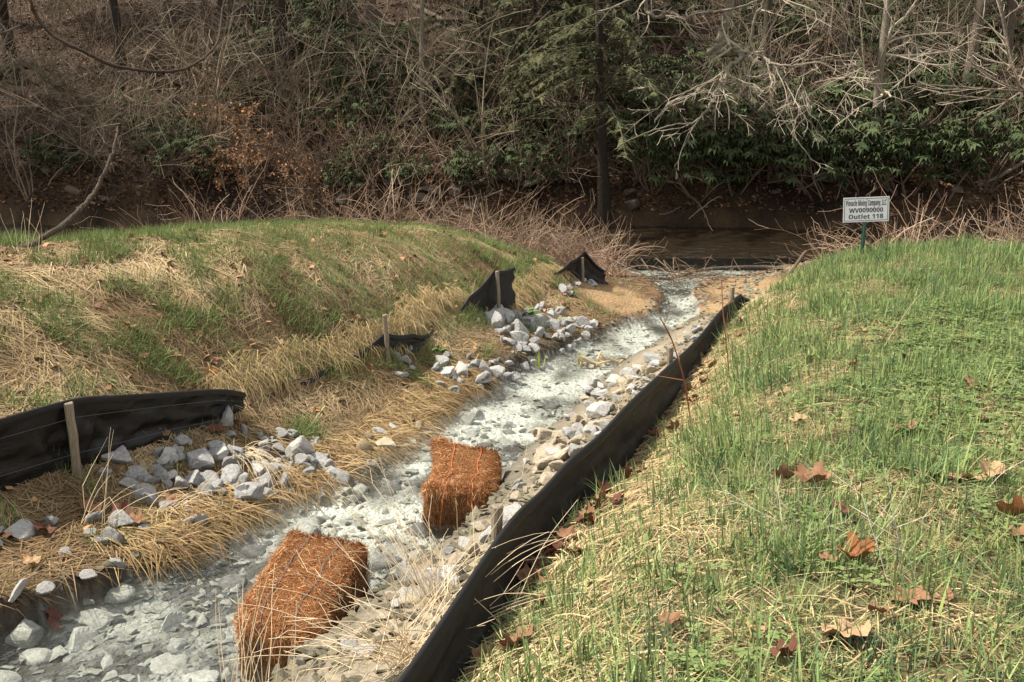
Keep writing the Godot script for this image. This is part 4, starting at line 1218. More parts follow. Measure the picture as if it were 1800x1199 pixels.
		var rel := PackedVector3Array()
		for p in s[0]: rel.push_back(p - root.position + Vector3(r.randfn(0, 0.012), r.randfn(0, 0.012), r.randfn(0, 0.012)))
		var b := Build.new()
		b.smooth = true
		b.tube(rel, s[1], 7, o.c0, o.c1, 0.1, r)
		part("limb", b.mesh(), M.bark, root)
		for i in range(6, rel.size(), 1):
			if li == 0 and i > 8: break
			if rel[i].y > 2.2: continue
			if r.randf() < (0.4 if i < rel.size() * 0.7 else 0.22):
				var dv := (rel[i] - rel[i - 1]).normalized() * 0.7 + Vector3(r.randfn(), r.randfn() - 0.5, r.randfn() * 0.7).normalized() * 0.9
				limb(main, tw, rel[i], dv, r.randf_range(0.4, 1.5), maxf(0.006, s[1][i] * 0.4), 2, r, o, [])
	if main.v.size(): part("branches", main.mesh(), M.twig, root)
	part("twigs", tw.mesh(), M.twig, root)

	# the sapling leaning in from upstream, nearer
	root = thing("riverside_sapling", Vector3(8.9, ground(8.9, 15.5) - 0.1, -15.5), "tall bare sapling on the near bank with light grey side branches reaching over the river", "tree")
	main = Build.new()
	tw = Build.new()
	o = {"c0": Color(0.24, 0.195, 0.15), "c1": Color(0.3, 0.25, 0.195), "kids": [3, 5], "open": 0.6, "rise": 0.1, "wiggle": 0.12, "rmin": 0.0035, "seg": 0.2, "from": 0.2, "lift": 0.02}
	for li in 4:
		var line: Array = []
		if li == 0: line.append([8.9, ground(8.9, 15.5) - 0.1, -15.5, 0.045])
		for q in [SAP1, SAP2, SAP3, SAP4][li]: line.append(q)
		var pr := pts_of(line)
		var s := smooth_line(pr[0], pr[1], 4)
		var rel := PackedVector3Array()
		for p in s[0]: rel.push_back(p - root.position)
		var b := Build.new()
		b.smooth = true
		b.tube(rel, s[1], 7, o.c0, o.c1, 0.05, r)
		part("trunk" if li == 0 else "branch", b.mesh(), M.bark, root)
		for i in range(5, rel.size()):
			if r.randf() < 0.45:
				var dv := (rel[i] - rel[i - 1]).normalized() + Vector3(-0.3 + r.randfn() * 0.6, r.randfn() * 0.7, r.randfn() * 0.6)
				limb(main, tw, rel[i], dv, r.randf_range(0.35, 1.0), maxf(0.005, s[1][i] * 0.4), 1, r, o, [])
	if main.v.size(): part("branches", main.mesh(), M.twig, root)
	part("twigs", tw.mesh(), M.twig, root)

	# mossy limbs at the left edge
	root = thing("mossy_limb", Vector3(MOSSY[0][0], MOSSY[0][1], MOSSY[0][2]), "crooked moss-covered limb reaching in from the dark edge tree", "branch")
	main = Build.new()
	tw = Build.new()
	o = {"c0": Color(0.12, 0.11, 0.05), "c1": Color(0.17, 0.135, 0.1), "kids": [3, 5], "open": 0.7, "rise": 0.0, "wiggle": 0.2, "rmin": 0.006, "seg": 0.2, "from": 0.2, "lift": 0.0}
	for li in 2:
		var line: Array = [MOSSY, MOSSY2][li].duplicate()
		line.push_front([-13.45, line[0][1] - 0.3, -25.65, line[0][3] * 1.1])
		var pr := pts_of(line)
		var s := smooth_line(pr[0], pr[1], 4)
		var rel := PackedVector3Array()
		for p in s[0]: rel.push_back(p - root.position)
		var b := Build.new()
		b.smooth = true
		b.tube(rel, s[1], 8, o.c0, o.c1, 0.12, r)
		part("limb", b.mesh(), M.bark, root)
		for i in range(6, rel.size()):
			limb(main, tw, rel[i], Vector3(r.randfn() + 0.4, r.randfn() * 0.6 - 0.3, r.randfn()), r.randf_range(0.3, 1.0), s[1][i] * 0.4, 2, r, o, [])
	if main.v.size(): part("branches", main.mesh(), M.twig, root)
	part("twigs", tw.mesh(), M.twig, root)

	# hanging vine, and the curved dead stem on the near mound
	for job in [[VINE, "hanging_vine", "long dark grapevine sagging in a loop between two trees", "vine", Color(0.1, 0.075, 0.055)], [CURVED, "curved_branch", "curved dead branch rising out of the grassy mound like a tusk", "branch", Color(0.13, 0.1, 0.075)]]:
		var line: Array = job[0].duplicate()
		if job[1] == "hanging_vine":
			line.push_front([-10.8, 7.5, -21.5, 0.028])
			line.append([-8.2, 8.0, -28.5, 0.024])
		var pr := pts_of(line)
		var s := smooth_line(pr[0], pr[1], 5)
		var rel := PackedVector3Array()
		for p in s[0]: rel.push_back(p - s[0][0] + Vector3(r.randfn(0, 0.004), r.randfn(0, 0.004), 0))
		var b := Build.new()
		b.smooth = true
		b.tube(rel, s[1], 8, job[4], job[4] * 1.15 if job[1] != "hanging_vine" else job[4] * 1.2, 0.12, r)
		solo(job[1], b.mesh(), M.bark, s[0][0], job[2], job[3])

	# fallen wood
	var logs := [
		[FALLEN, "thick weathered log lying aslant at the far water's edge", Color(0.23, 0.17, 0.115)],
	]
	for job in logs: fallen(job[0], job[1], job[2])
	var fl := [[-2.9, 27.9, 1.5, 0.15, 0.09, "blackened log lying level across the slope by the pale pole tree"], [-2.0, 34.2, 2.6, 0.75, 0.1, "light grey fallen trunk slanting down from the hilltop"], [-1.4, 33.4, 2.2, 0.55, 0.08, "second light fallen trunk crossing the first on the hilltop"], [-3.1, 33.8, 2.0, -0.4, 0.08, "mossy fallen trunk beneath the crossed grey ones"], [0.2, 33.0, 1.6, 0.2, 0.08, "dark short log up the slope behind the young hemlock"], [-9.5, 25.4, 2.2, 0.7, 0.05, "thin dead pole leaning among the saplings by the weathered log"], [9.0, 27.5, 2.8, -0.1, 0.1, "dark rotten log half hidden above the rhododendrons"], [4.6, 29.6, 2.2, 0.1, 0.09, "dark rotten log behind the pale hanging limbs"], [12.6, 24.6, 3.0, -0.6, 0.045, "grey dead pole slanting through the thicket beyond the sign"], [-0.6, 31.0, 1.8, 0.35, 0.06, "broken brown branch on the bare part of the slope"]]
	for q in fl:
		var line := []
		for i in 5:
			var f := i / 4.0 - 0.5
			var x: float = q[0] + f * q[2]
			var d: float = q[1] - f * q[3] * q[2] * 0.8
			line.append([x, ground(x, d) + q[4] * 0.7 + (0.25 if q[4] < 0.06 else 0.0) * (f + 0.5) * 3.0, -d, q[4] * (1.0 - 0.3 * (f + 0.5))])
		fallen(line, q[5], Color(0.27, 0.22, 0.16) if q[5].contains("grey") or q[5].contains("light") else Color(0.1, 0.075, 0.05))

	# brambles along the near river bank and the far water's edge
	var bm := []
	for k in 4: bm.append(bramble_model(500 + k))
	var row := {"a": [], "b": [], "c": []}
	var places := []
	for i in 9: places.append([-4.9 + i * 0.75 + rng.randfn(0, 0.15), 14.0 + i * 0.25 + rng.randfn(0, 0.3), 1.15, "a"])
	for i in 7: places.append([-0.9 + i * 0.38, 15.5 + rng.randfn(0, 0.45), 0.95, "a"])
	for i in 3: places.append([0.2 + i * 0.42, 16.9 + rng.randfn(0, 0.3), 0.85, "a"])
	for i in 16: places.append([-8.0 + i * 0.8, 24.7 + rng.randf_range(0, 0.9), rng.randf_range(1.2, 1.6), "c"])
	for i in 11: places.append([4.5 + i * 0.6 + rng.randfn(0, 0.1), 12.6 + rng.randf_range(0, 1.0) + 0.1 * i, rng.randf_range(0.85, 1.25) if i < 2 else rng.randf_range(1.15, 1.5), "b"])
	for i in 9: places.append([5.6 + i * 0.6, 14.2 + rng.randf_range(0, 0.8), rng.randf_range(1.3, 1.7), "b"])
	for i in places.size():
		var q: Array = places[i]
		var oo := thing("bramble_bush", gp(q[0], q[1]))
		part("canes", bm[i % 4], M.twig, oo).set_meta("kind", "stuff")
		oo.rotation.y = rng.randf_range(0, TAU)
		oo.scale = Vector3(q[2], q[2] * rng.randf_range(0.85, 1.2), q[2])
		row[q[3]].append([sx(q[0], q[1]), oo])
	name_in_order(row.a, "reddish bramble thicket behind the straw-coloured mound, %s from the left", "bramble", "brambles behind the mound")
	name_in_order(row.b, "reddish bramble thicket behind the green bank near the sign, %s from the left", "bramble", "brambles behind the sign")
	name_in_order(row.c, "reddish bramble thicket across the river, %s from the left", "bramble", "brambles across the river")

	# stones and ledges of the far bank
	var rm := []
	for k in 4: rm.append(rock_mesh(700 + k, true, Color(0.12, 0.1, 0.075), Color(0.2, 0.165, 0.12)))
	var rs := []
	for i in 48:
		var x := rng.randf_range(-4.5, 11.0)
		var d := hill_front(x) + rng.randf_range(0.25, 1.3)
		var s := 0.1 + 0.4 * rng.randf() ** 2.0
		var oo := solo("bank_stone", rm[i % 4], M.grey, gp(x, d, s * 0.08))
		oo.rotation = Vector3(rng.randf_range(-0.2, 0.2), rng.randf_range(0, TAU), rng.randf_range(-0.2, 0.2))
		oo.scale = Vector3(s * 1.4, s * 0.55, s)
		rs.append([sx(x, d), oo])
	var rts := []
	for i in 26:
		var x := rng.randf_range(-5.0, 11.5)
		var d := hill_front(x) + rng.randf_range(0.3, 1.5)
		var b := Build.new()
		var p := Vector3(0, 0.05, 0)
		var dv := Vector3(rng.randfn(), rng.randfn(0, 0.25), rng.randf_range(-0.4, 0.5)).normalized()
		var pts := PackedVector3Array([p])
		var rr := PackedFloat32Array([0.018])
		for s in 8:
			dv = (dv + Vector3(rng.randfn(0, 0.2), rng.randfn(0, 0.15), rng.randfn(0, 0.2))).normalized()
			pts.push_back(pts[-1] + dv * rng.randf_range(0.12, 0.26))
			rr.push_back(lerpf(0.018, 0.006, s / 7.0))
		var k := rng.randf_range(0.6, 1.4)
		b.tube(pts, rr, 5, Color(0.17, 0.13, 0.095) * k, Color(0.22, 0.175, 0.13) * k)
		var ro := solo("bank_root", b.mesh(), M.twig, gp(x, d))
		rts.append([sx(x, d), ro])
	name_in_order(rts, "bare root or dead limb on the far river bank, %s from the left", "root", "roots on the far river bank")
	name_in_order(rs, "brown ledge stone in the far river bank, %s from the left", "stone", "stones in the far river bank")

func fallen(line: Array, label: String, col: Color) -> void:
	var pr := pts_of(line)
	var s := smooth_line(pr[0], pr[1], 4)
	var rel := PackedVector3Array()
	for p in s[0]: rel.push_back(p - s[0][0])
	var b := Build.new()
	b.smooth = true
	b.tube(rel, s[1], 9, col, col * 1.1, 0.08, rng)
	solo("fallen_log", b.mesh(), M.bark, s[0][0], label, "log")

# ------------------------------------------------------------------ stones, debris and small plants by the stream
func rocks(list: Array, meshes: Array, mat: Material, phrase: String, group: String, sink := 0.3, called := "riprap_stone") -> void:
	var row := []
	for i in list.size():
		var q: Array = list[i]
		var o := solo(called, meshes[rng.randi_range(0, meshes.size() - 1)], mat, Vector3.ZERO)
		var s: float = minf(q[2] * 1.1, 0.2)
		var asp: float = clampf(q[3], 0.45, 1.5)
		o.scale = Vector3(s, s * minf(asp, 1.15), s * rng.randf_range(0.75, 1.0))
		o.rotation = Vector3(rng.randfn(0, 0.3), rng.randf_range(0, TAU), rng.randfn(0, 0.3))
		o.position = gp(q[0], q[1], s * asp * (0.5 - sink))
		row.append([sx(q[0], q[1]), o])
	name_in_order(row, phrase, "stone", group)

func build_water_side() -> void:
	var grey := []
	for k in 8: grey.append(rock_mesh(800 + k, true, Color(0.39, 0.38, 0.362), Color(0.61, 0.6, 0.575)))
	var tan := []
	for k in 4: tan.append(rock_mesh(820 + k, true, Color(0.56, 0.45, 0.3), Color(0.72, 0.64, 0.5)))
	for k in 3: tan.append(rock_mesh(830 + k, true, Color(0.6, 0.585, 0.54), Color(0.74, 0.72, 0.66)))
	var round := []
	for k in 4: round.append(rock_mesh(840 + k, false, Color(0.33, 0.25, 0.15), Color(0.5, 0.4, 0.26)))
	var mixed := grey + tan.slice(4, 6)
	rocks(ROCK_NEAR, mixed, M.grey, "pale grey riprap stone below the long black fence stretch, %s from the left", "riprap below the near fence")
	rocks(ROCK_MID, mixed, M.grey, "pale riprap stone in the small group below the matted straw, %s from the left", "riprap below the matted straw")
	rocks(ROCK_TAN, round + tan, M.grey, "tan cobble at the water's edge by the matted straw, %s from the left", "cobbles at the edge of the straw", 0.3, "cobble")
	rocks(ROCK_HEAP, grey, M.grey, "light grey angular stone in the big heap by the broken fence, %s from the left", "stone heap by the broken fence")
	rocks(ROCK_UPPER, grey, M.grey, "small light stone on the sand below the farthest fence piece, %s from the left", "stones on the sand")
	rocks(ROCK_RIGHT, tan, M.grey, "cream stone at the foot of the long fence, %s from the left", "stones at the foot of the long fence", 0.3, "cobble")
	rocks(ROCK_RFAR, grey + round, M.wet, "wet pebble near the far end of the long fence, %s from the left", "pebbles in the shallows", 0.3, "cobble")

	var extra := []
	for i in 88:
		var d := lerpf(3.6, 9.2, rng.randf())
		var x := lerpf(edge_b(d) + 0.02, minf(fence_x(d) - 0.12, edge_b(d) + 0.75), pow(rng.randf(), 0.8))
		extra.append([x, d, 0.05 + 0.12 * rng.randf() ** 1.5, rng.randf_range(0.5, 0.8)])
	rocks(extra, tan + grey.slice(0, 3), M.grey, "half-buried cobble on the gravel before the long fence, %s from left", "cobbles on the gravel strip", 0.35, "cobble")
	extra = []
	for i in 34:
		var d := lerpf(5.3, 7.7, rng.randf())
		extra.append([edge_a(d) - rng.randf_range(0.08, 0.75), d, rng.randf_range(0.05, 0.13), rng.randf_range(0.5, 1.0)])
	rocks(extra, grey, M.grey, "stone half hidden in the straw below the wrinkled black fence, %s from the left", "stones half hidden in the straw", 0.25)

	for job in [[ROCK_HEAP, 46, 0.16, "small light stone filling gaps in the big heap, %s from the left", "small stones of the big heap"], [ROCK_NEAR.slice(0, 19), 52, 0.14, "small grey stone filling gaps in the near riprap pile, %s from the left", "small stones of the near riprap pile"], [ROCK_MID, 26, 0.15, "small stone among the riprap below the matted straw, %s from the left", "small stones below the matted straw"]]:
		extra = []
		for i in job[1]:
			var q: Array = job[0][rng.randi_range(0, job[0].size() - 1)]
			extra.append([q[0] + rng.randfn(0, job[2]), q[1] + rng.randfn(0, job[2]), rng.randf_range(0.05, 0.1), rng.randf_range(0.6, 1.1)])
		rocks(extra, grey, M.grey, job[3], job[4], 0.1)

	# stones lying in the bed
	var bed := []
	for k in 6: bed.append(rock_mesh(860 + k, k != 1, Color(0.42, 0.435, 0.375), Color(0.64, 0.66, 0.585)))
	var dim := []
	for k in 3: dim.append(rock_mesh(870 + k, false, Color(0.12, 0.122, 0.11), Color(0.27, 0.27, 0.24)))
	var row := [[], [], [], [], [], []]
	var n := 0
	while n < 250:
		var d := 2.4 + 7.0 * pow(rng.randf(), 1.4)
		var l := edge_a(d)
		var r := edge_b(d)
		var x := lerpf(l + 0.04, r - 0.04, rng.randf())
		if not in_view(x, -1.2, d, 0.03): continue
		n += 1
		var f := (x - l) / (r - l)
		var pale := rng.randf() < 0.8 - 0.6 * maxf(0, f - 0.6) * 2.0 - (0.75 * clampf(1.0 - f * 1.9, 0, 1) if d < 4.7 else 0.0)
		var s := 0.08 + 0.18 * rng.randf() ** 1.6
		var m: Mesh = bed[rng.randi_range(0, 5)] if pale else dim[rng.randi_range(0, 2)]
		var o := solo("stream_stone", m, M.wet, gp(x, d, -0.03 * s))
		o.scale = Vector3(s, s * 0.5, s * rng.randf_range(0.6, 0.9))
		o.rotation = Vector3(rng.randfn(0, 0.15), rng.randf_range(0, TAU), rng.randfn(0, 0.12))
		row[0 if d < 3.9 else (1 if d < 4.9 else (2 if d < 6.0 else (3 if d < 7.0 else (4 if d < 7.9 else 5))))].append([sx(x, d), o])
	var reach := ["this side of the near bale", "beside the near bale", "between the two bales", "alongside the far bale", "just beyond the far bale", "well beyond the far bale"]
	for k in 6: name_in_order(row[k], "flat stone under the shallow water " + reach[k] + ", %s from the left", "stone", "stones in the stream bed")
	var xf: Array[Transform3D] = []
	var cols := PackedColorArray()
	for i in 9000:
		var d := 2.2 + 16.4 * pow(rng.randf(), 1.25)
		var l := edge_a(d) - 0.12
		var r := minf(edge_b(d) + 1.0, maxf(fence_x(d) - 0.05, edge_b(d) + 0.15))
		var x := lerpf(l, r, rng.randf())
		var s := rng.randf_range(0.02, 0.085)
		var f := (x - l) / (r - l)
		if f > 0.0 and f < 0.85 and d > 6.5 and rng.randf() < 0.7: continue
		var b := Basis.from_euler(Vector3(rng.randfn(0, 0.2), rng.randf_range(0, TAU), rng.randfn(0, 0.2))) * Basis.from_scale(Vector3(s, s * 0.5, s * rng.randf_range(0.6, 1)))
		xf.append(Transform3D(b, gp(x, d, s * 0.05)))
		var inside := in_water(x, d, 0.02)
		var t := rng.randf_range(0.45, 1.2)
		if inside:
			if rng.randf() < 0.25 + 0.5 * maxf(0.0, f - 0.65): cols.push_back(Color(0.62, 0.64, 0.62) * t)
			else: cols.push_back(Color(0.98, 1.0, 0.95) * lerpf(t, 0.95, 0.6))
		else: cols.push_back(Color(1.0, 0.85, 0.62).lerp(Color(0.62, 0.56, 0.47), rng.randf()) * t * 0.8)
	tag(scatter("stream_pebbles", bed[2], M.wet, xf, cols, self), "pebbles and gravel covering the stream bed and its edges", "pebbles", "", "stuff")

	# log and driftwood where the stream meets the river
	fallen(STREAMLOG.map(func(q): return [q[0], q[1] + 0.05 * sin(q[0] * 4.0), q[2] + 0.06 * sin(q[0] * 7.0), q[3] * (0.95 + 0.25 * sin(q[0] * 9.0))]), "dark wet log lying across the stream mouth", Color(0.14, 0.12, 0.1))
	var drift := Build.new()
	var r2 := RandomNumberGenerator.new()
	r2.seed = 5
	for i in 150:
		var p := Vector3(2.75 + r2.randfn(0, 0.34), -1.22 + absf(r2.randfn(0, 0.09)), -15.6 + r2.randfn(0, 0.35))
		var dv := Vector3(r2.randfn(0, 0.7) + 0.6, r2.randfn(0, 0.25), r2.randfn(0, 0.6)).normalized() * r2.randf_range(0.12, 0.55)
		var k := r2.randf_range(0.5, 1.3)
		drift.tube(PackedVector3Array([p - dv * 0.5, p + Vector3(0, r2.randfn(0, 0.03), 0), p + dv * 0.5]), PackedFloat32Array([0.004, 0.006, 0.003]), 3, Color(0.16, 0.11, 0.075) * k, Color(0.22, 0.16, 0.11) * k)
	solo("driftwood_pile", drift.mesh(), M.twig, Vector3.ZERO, "tangled pile of brown driftwood twigs under the log at the stream mouth", "driftwood")
	var props := Build.new()
	for q in [[1.9, 16.35, 1.75, 15.7], [2.15, 16.4, 2.3, 15.6], [2.4, 16.5, 2.75, 15.6], [2.7, 16.5, 2.55, 15.8], [1.6, 16.3, 2.5, 15.5], [2.0, 15.5, 3.3, 16.4]]:
		var a := Vector3(q[0], -1.02, -q[1])
		var b := Vector3(q[2], -1.36, -q[3])
		props.tube(PackedVector3Array([a, a.lerp(b, 0.5) + Vector3(0.03, 0.02, 0), b]), PackedFloat32Array([0.012, 0.01, 0.006]), 5, Color(0.1, 0.08, 0.06), Color(0.12, 0.1, 0.08))
	solo("log_branches", props.mesh(), M.twig, Vector3.ZERO, "thin dead branches propped between the stream-mouth log and the bank", "branch")
	var pr := pts_of(SNAG)
	var sb := Build.new()
	sb.tube(pr[0], pr[1], 6, Color(0.1, 0.075, 0.055), Color(0.13, 0.1, 0.07), 0.15, rng)
	sb.tube(PackedVector3Array([pr[0][2], pr[0][2] + Vector3(0.06, 0.04, 0), pr[0][2] + Vector3(0.1, 0.12, 0)]), PackedFloat32Array([0.012, 0.009, 0.006]), 5, Color(0.12, 0.09, 0.07), Color(0.12, 0.09, 0.07))
	solo("dead_stick", sb.mesh(), M.twig, Vector3.ZERO, "short crooked dark stick poking from the grass at the corner of the green bank", "stick")
	fallen([[8.6, 0.12, -12.2, 0.03], [6.6, 0.05, -11.6, 0.06], [5.2, -0.02, -11.2, 0.07]].map(func(q): return [q[0], ground(q[0], -q[2]) + 0.05, q[2], q[3]]), "bleached log lying in dead grass at the back edge of the green bank", Color(0.42, 0.35, 0.26))
	fallen([[-1.42, -0.95, -7.0, 0.006], [-1.08, -0.98, -7.55, 0.007], [-0.72, -1.0, -8.5, 0.005]].map(func(q): return [q[0], ground(q[0], -q[2]) + 0.035, q[2], q[3]]), "thin dark stick along the water's edge below the matted straw", Color(0.12, 0.1, 0.08))

	# sprouts and dead stumps of reed in the stream
	var sp := Build.new()
	var base := gp(1.02, 10.95, 0.0)
	for i in 9:
		var p := base + Vector3(rng.randfn(0, 0.13), 0, rng.randfn(0, 0.06))
		var c := Color(0.6, 0.45, 0.26) * rng.randf_range(0.8, 1.1)
		var lnv := rng.randf_range(0.08, 0.2)
		sp.tube(PackedVector3Array([p, p + Vector3(rng.randfn(0, 0.02), lnv * 0.5, 0), p + Vector3(rng.randfn(0, 0.06), lnv, 0.02)]), PackedFloat32Array([0.014, 0.022, 0.006]), 5, c * 0.7, c)
	solo("reed_stump", sp.mesh(), M.straw, Vector3.ZERO, "broken tan reed stumps standing in the edge of the stream", "reed stump")
	for q in [[0.78, 11.05, "yellow-green shoots coming up beside the tan reed stumps"], [0.3, 10.75, "small yellow-green shoots at the foot of the big stone heap"]]:
		var b := Build.new()
		for i in 6:
			var a := rng.randf_range(0, TAU)
			b.blade(Vector3(rng.randfn(0, 0.02), 0, rng.randfn(0, 0.02)), Vector3(cos(a) * 0.2, 1, sin(a) * 0.2), Vector3(-sin(a), 0, cos(a)), rng.randf_range(0.12, 0.26), 0.025, 0.15, 4, Color(0.42, 0.42, 0.1), Color(0.28, 0.4, 0.08))
		solo("green_shoot", b.mesh(), M.green, gp(q[0], q[1], -0.02), q[2], "sprout")
	for q in [[0.15, 12.1, 0.24, "broad-leaved green weed growing above the big stone heap"], [0.55, 12.3, 0.18, "smaller broad-leaved weed beside the stone heap toward the sand"], [-0.8, 10.0, 0.14, "little broad-leaved weed in the straw short of the big stone heap"]]:
		var b := Build.new()
		for i in 12:
			var a := rng.randf_range(0, TAU)
			var t := rng.randf_range(0.7, 1.2)
			b.blade(Vector3(rng.randfn(0, 0.04), 0.0, rng.randfn(0, 0.04)), Vector3(cos(a), rng.randf_range(0.4, 1.1), sin(a)), Vector3(-sin(a), 0, cos(a)), q[2] * rng.randf_range(0.7, 1.3), q[2] * 0.42, 0.9, 4, Color(0.1, 0.16, 0.05) * t, Color(0.15, 0.22, 0.08) * t)
		solo("broadleaf_weed", b.mesh(), M.green, gp(q[0], q[1]), q[3], "weed")

# ------------------------------------------------------------------ silt fences
func cloth(b: Array, t: Array, cols: int, wrinkle: float, sd: int, origin: Vector3, taut := false) -> ArrayMesh:
	# B, T: bottom and top lines; a sheet with a rolled hem, hung between them, with folds
	var f := FastNoiseLite.new()
	f.seed = sd
	f.frequency = 1.0
	var st := SurfaceTool.new()
	st.begin(Mesh.PRIMITIVE_TRIANGLES)
	st.set_smooth_group(0)
	var rows := 14
	var grid := []
	for i in cols + 1:
		var u := float(i) / cols * (b.size() - 1)
		var k := mini(int(u), b.size() - 2)
		var fr := u - k
		var p0: Vector3 = b[k].cubic_interpolate(b[k + 1], b[maxi(k - 1, 0)], b[mini(k + 2, b.size() - 1)], fr)
		var p1: Vector3 = t[k].cubic_interpolate(t[k + 1], t[maxi(k - 1, 0)], t[mini(k + 2, t.size() - 1)], fr)
		if taut:
			p0 = b[k].lerp(b[k + 1], fr)
			p1 = t[k].lerp(t[k + 1], fr) - Vector3(0, 0.05 * sin(fr * PI) * (t[k + 1] - t[k]).length(), 0)
		var along: Vector3 = (b[k + 1] - b[k]).normalized()
		var nrm := along.cross(p1 - p0).normalized()
		var col := []
		for j in rows + 1:
			var v := float(j) / rows
			var w := sin(v * PI) * wrinkle
			var p := p0.lerp(p1, v) + nrm * (w * (0.9 * f.get_noise_2d(u * 1.1, v * 3.2) + 0.55 * f.get_noise_2d(u * 3.0 + 30.0, v * 5.0 + u * 1.5)) - 0.25 * wrinkle * sin(v * PI))
			col.append(p - origin)
		var up := (p1 - p0).normalized()
		for a in [0.0, 0.7, 1.4, 2.1, 2.8, 3.6]:
			col.append(p1 + up * 0.012 * sin(a) + nrm * 0.012 * (1.0 - cos(a)) - up * maxf(0.0, a - 2.8) * 0.03 - origin)
		grid.append(col)
	for i in cols:
		for j in grid[0].size() - 1:
			for p in [grid[i][j], grid[i][j + 1], grid[i + 1][j + 1], grid[i][j], grid[i + 1][j + 1], grid[i + 1][j]]:
				st.add_vertex(p)
	st.index()
	st.generate_normals()
	return st.commit()

func stake_mesh(h: float, w: float, col: Color) -> ArrayMesh:
	var st := SurfaceTool.new()
	st.begin(Mesh.PRIMITIVE_TRIANGLES)
	st.set_smooth_group(-1)
	var ring := func(y: float, s: float, off: float) -> Array:
		var o := []
		var c := w * 0.18
		var q := w * 0.5 * s
		for p in [[q - c, q], [q, q - c], [q, -q + c], [q - c, -q], [-q + c, -q], [-q, -q + c], [-q, q - c], [-q + c, q]]:
			o.append(Vector3(p[0] + off, y, p[1]))
		return o
	var rs := []
	for k in 7: rs.append(ring.call(-0.15 + (h + 0.15) * k / 6.0, 1.0 - 0.06 * (k % 2), 0.003 * sin(k * 2.0)))
	rs.append(ring.call(h + 0.006, 0.8, 0.0))
	for i in rs.size() - 1:
		for k in 8:
			var a: Vector3 = rs[i][k]
			var b: Vector3 = rs[i][(k + 1) % 8]
			var c: Vector3 = rs[i + 1][(k + 1) % 8]
			var d: Vector3 = rs[i + 1][k]
			var tone := col * (0.75 + 0.4 * i / 7.0)
			st.set_color(tone)
			var tr := [a, b, c, a, c, d]
			if (c - a).cross(b - a).dot(a * Vector3(1, 0, 1)) < 0.0: tr = [a, c, b, a, d, c]
			for p in tr: st.add_vertex(p)
	for k in range(1, 7):
		for p in [rs[-1][0], rs[-1][k], rs[-1][k + 1]]: st.add_vertex(p)
	st.generate_normals()
	return st.commit()

func stake(root: Node3D, at: Vector3, h: float, w: float, col: Color, tilt := Vector3.ZERO) -> void:
	var o := part("stake", stake_mesh(h, w, col), M.stake, root)
	o.position = at - root.position
	o.rotation = tilt

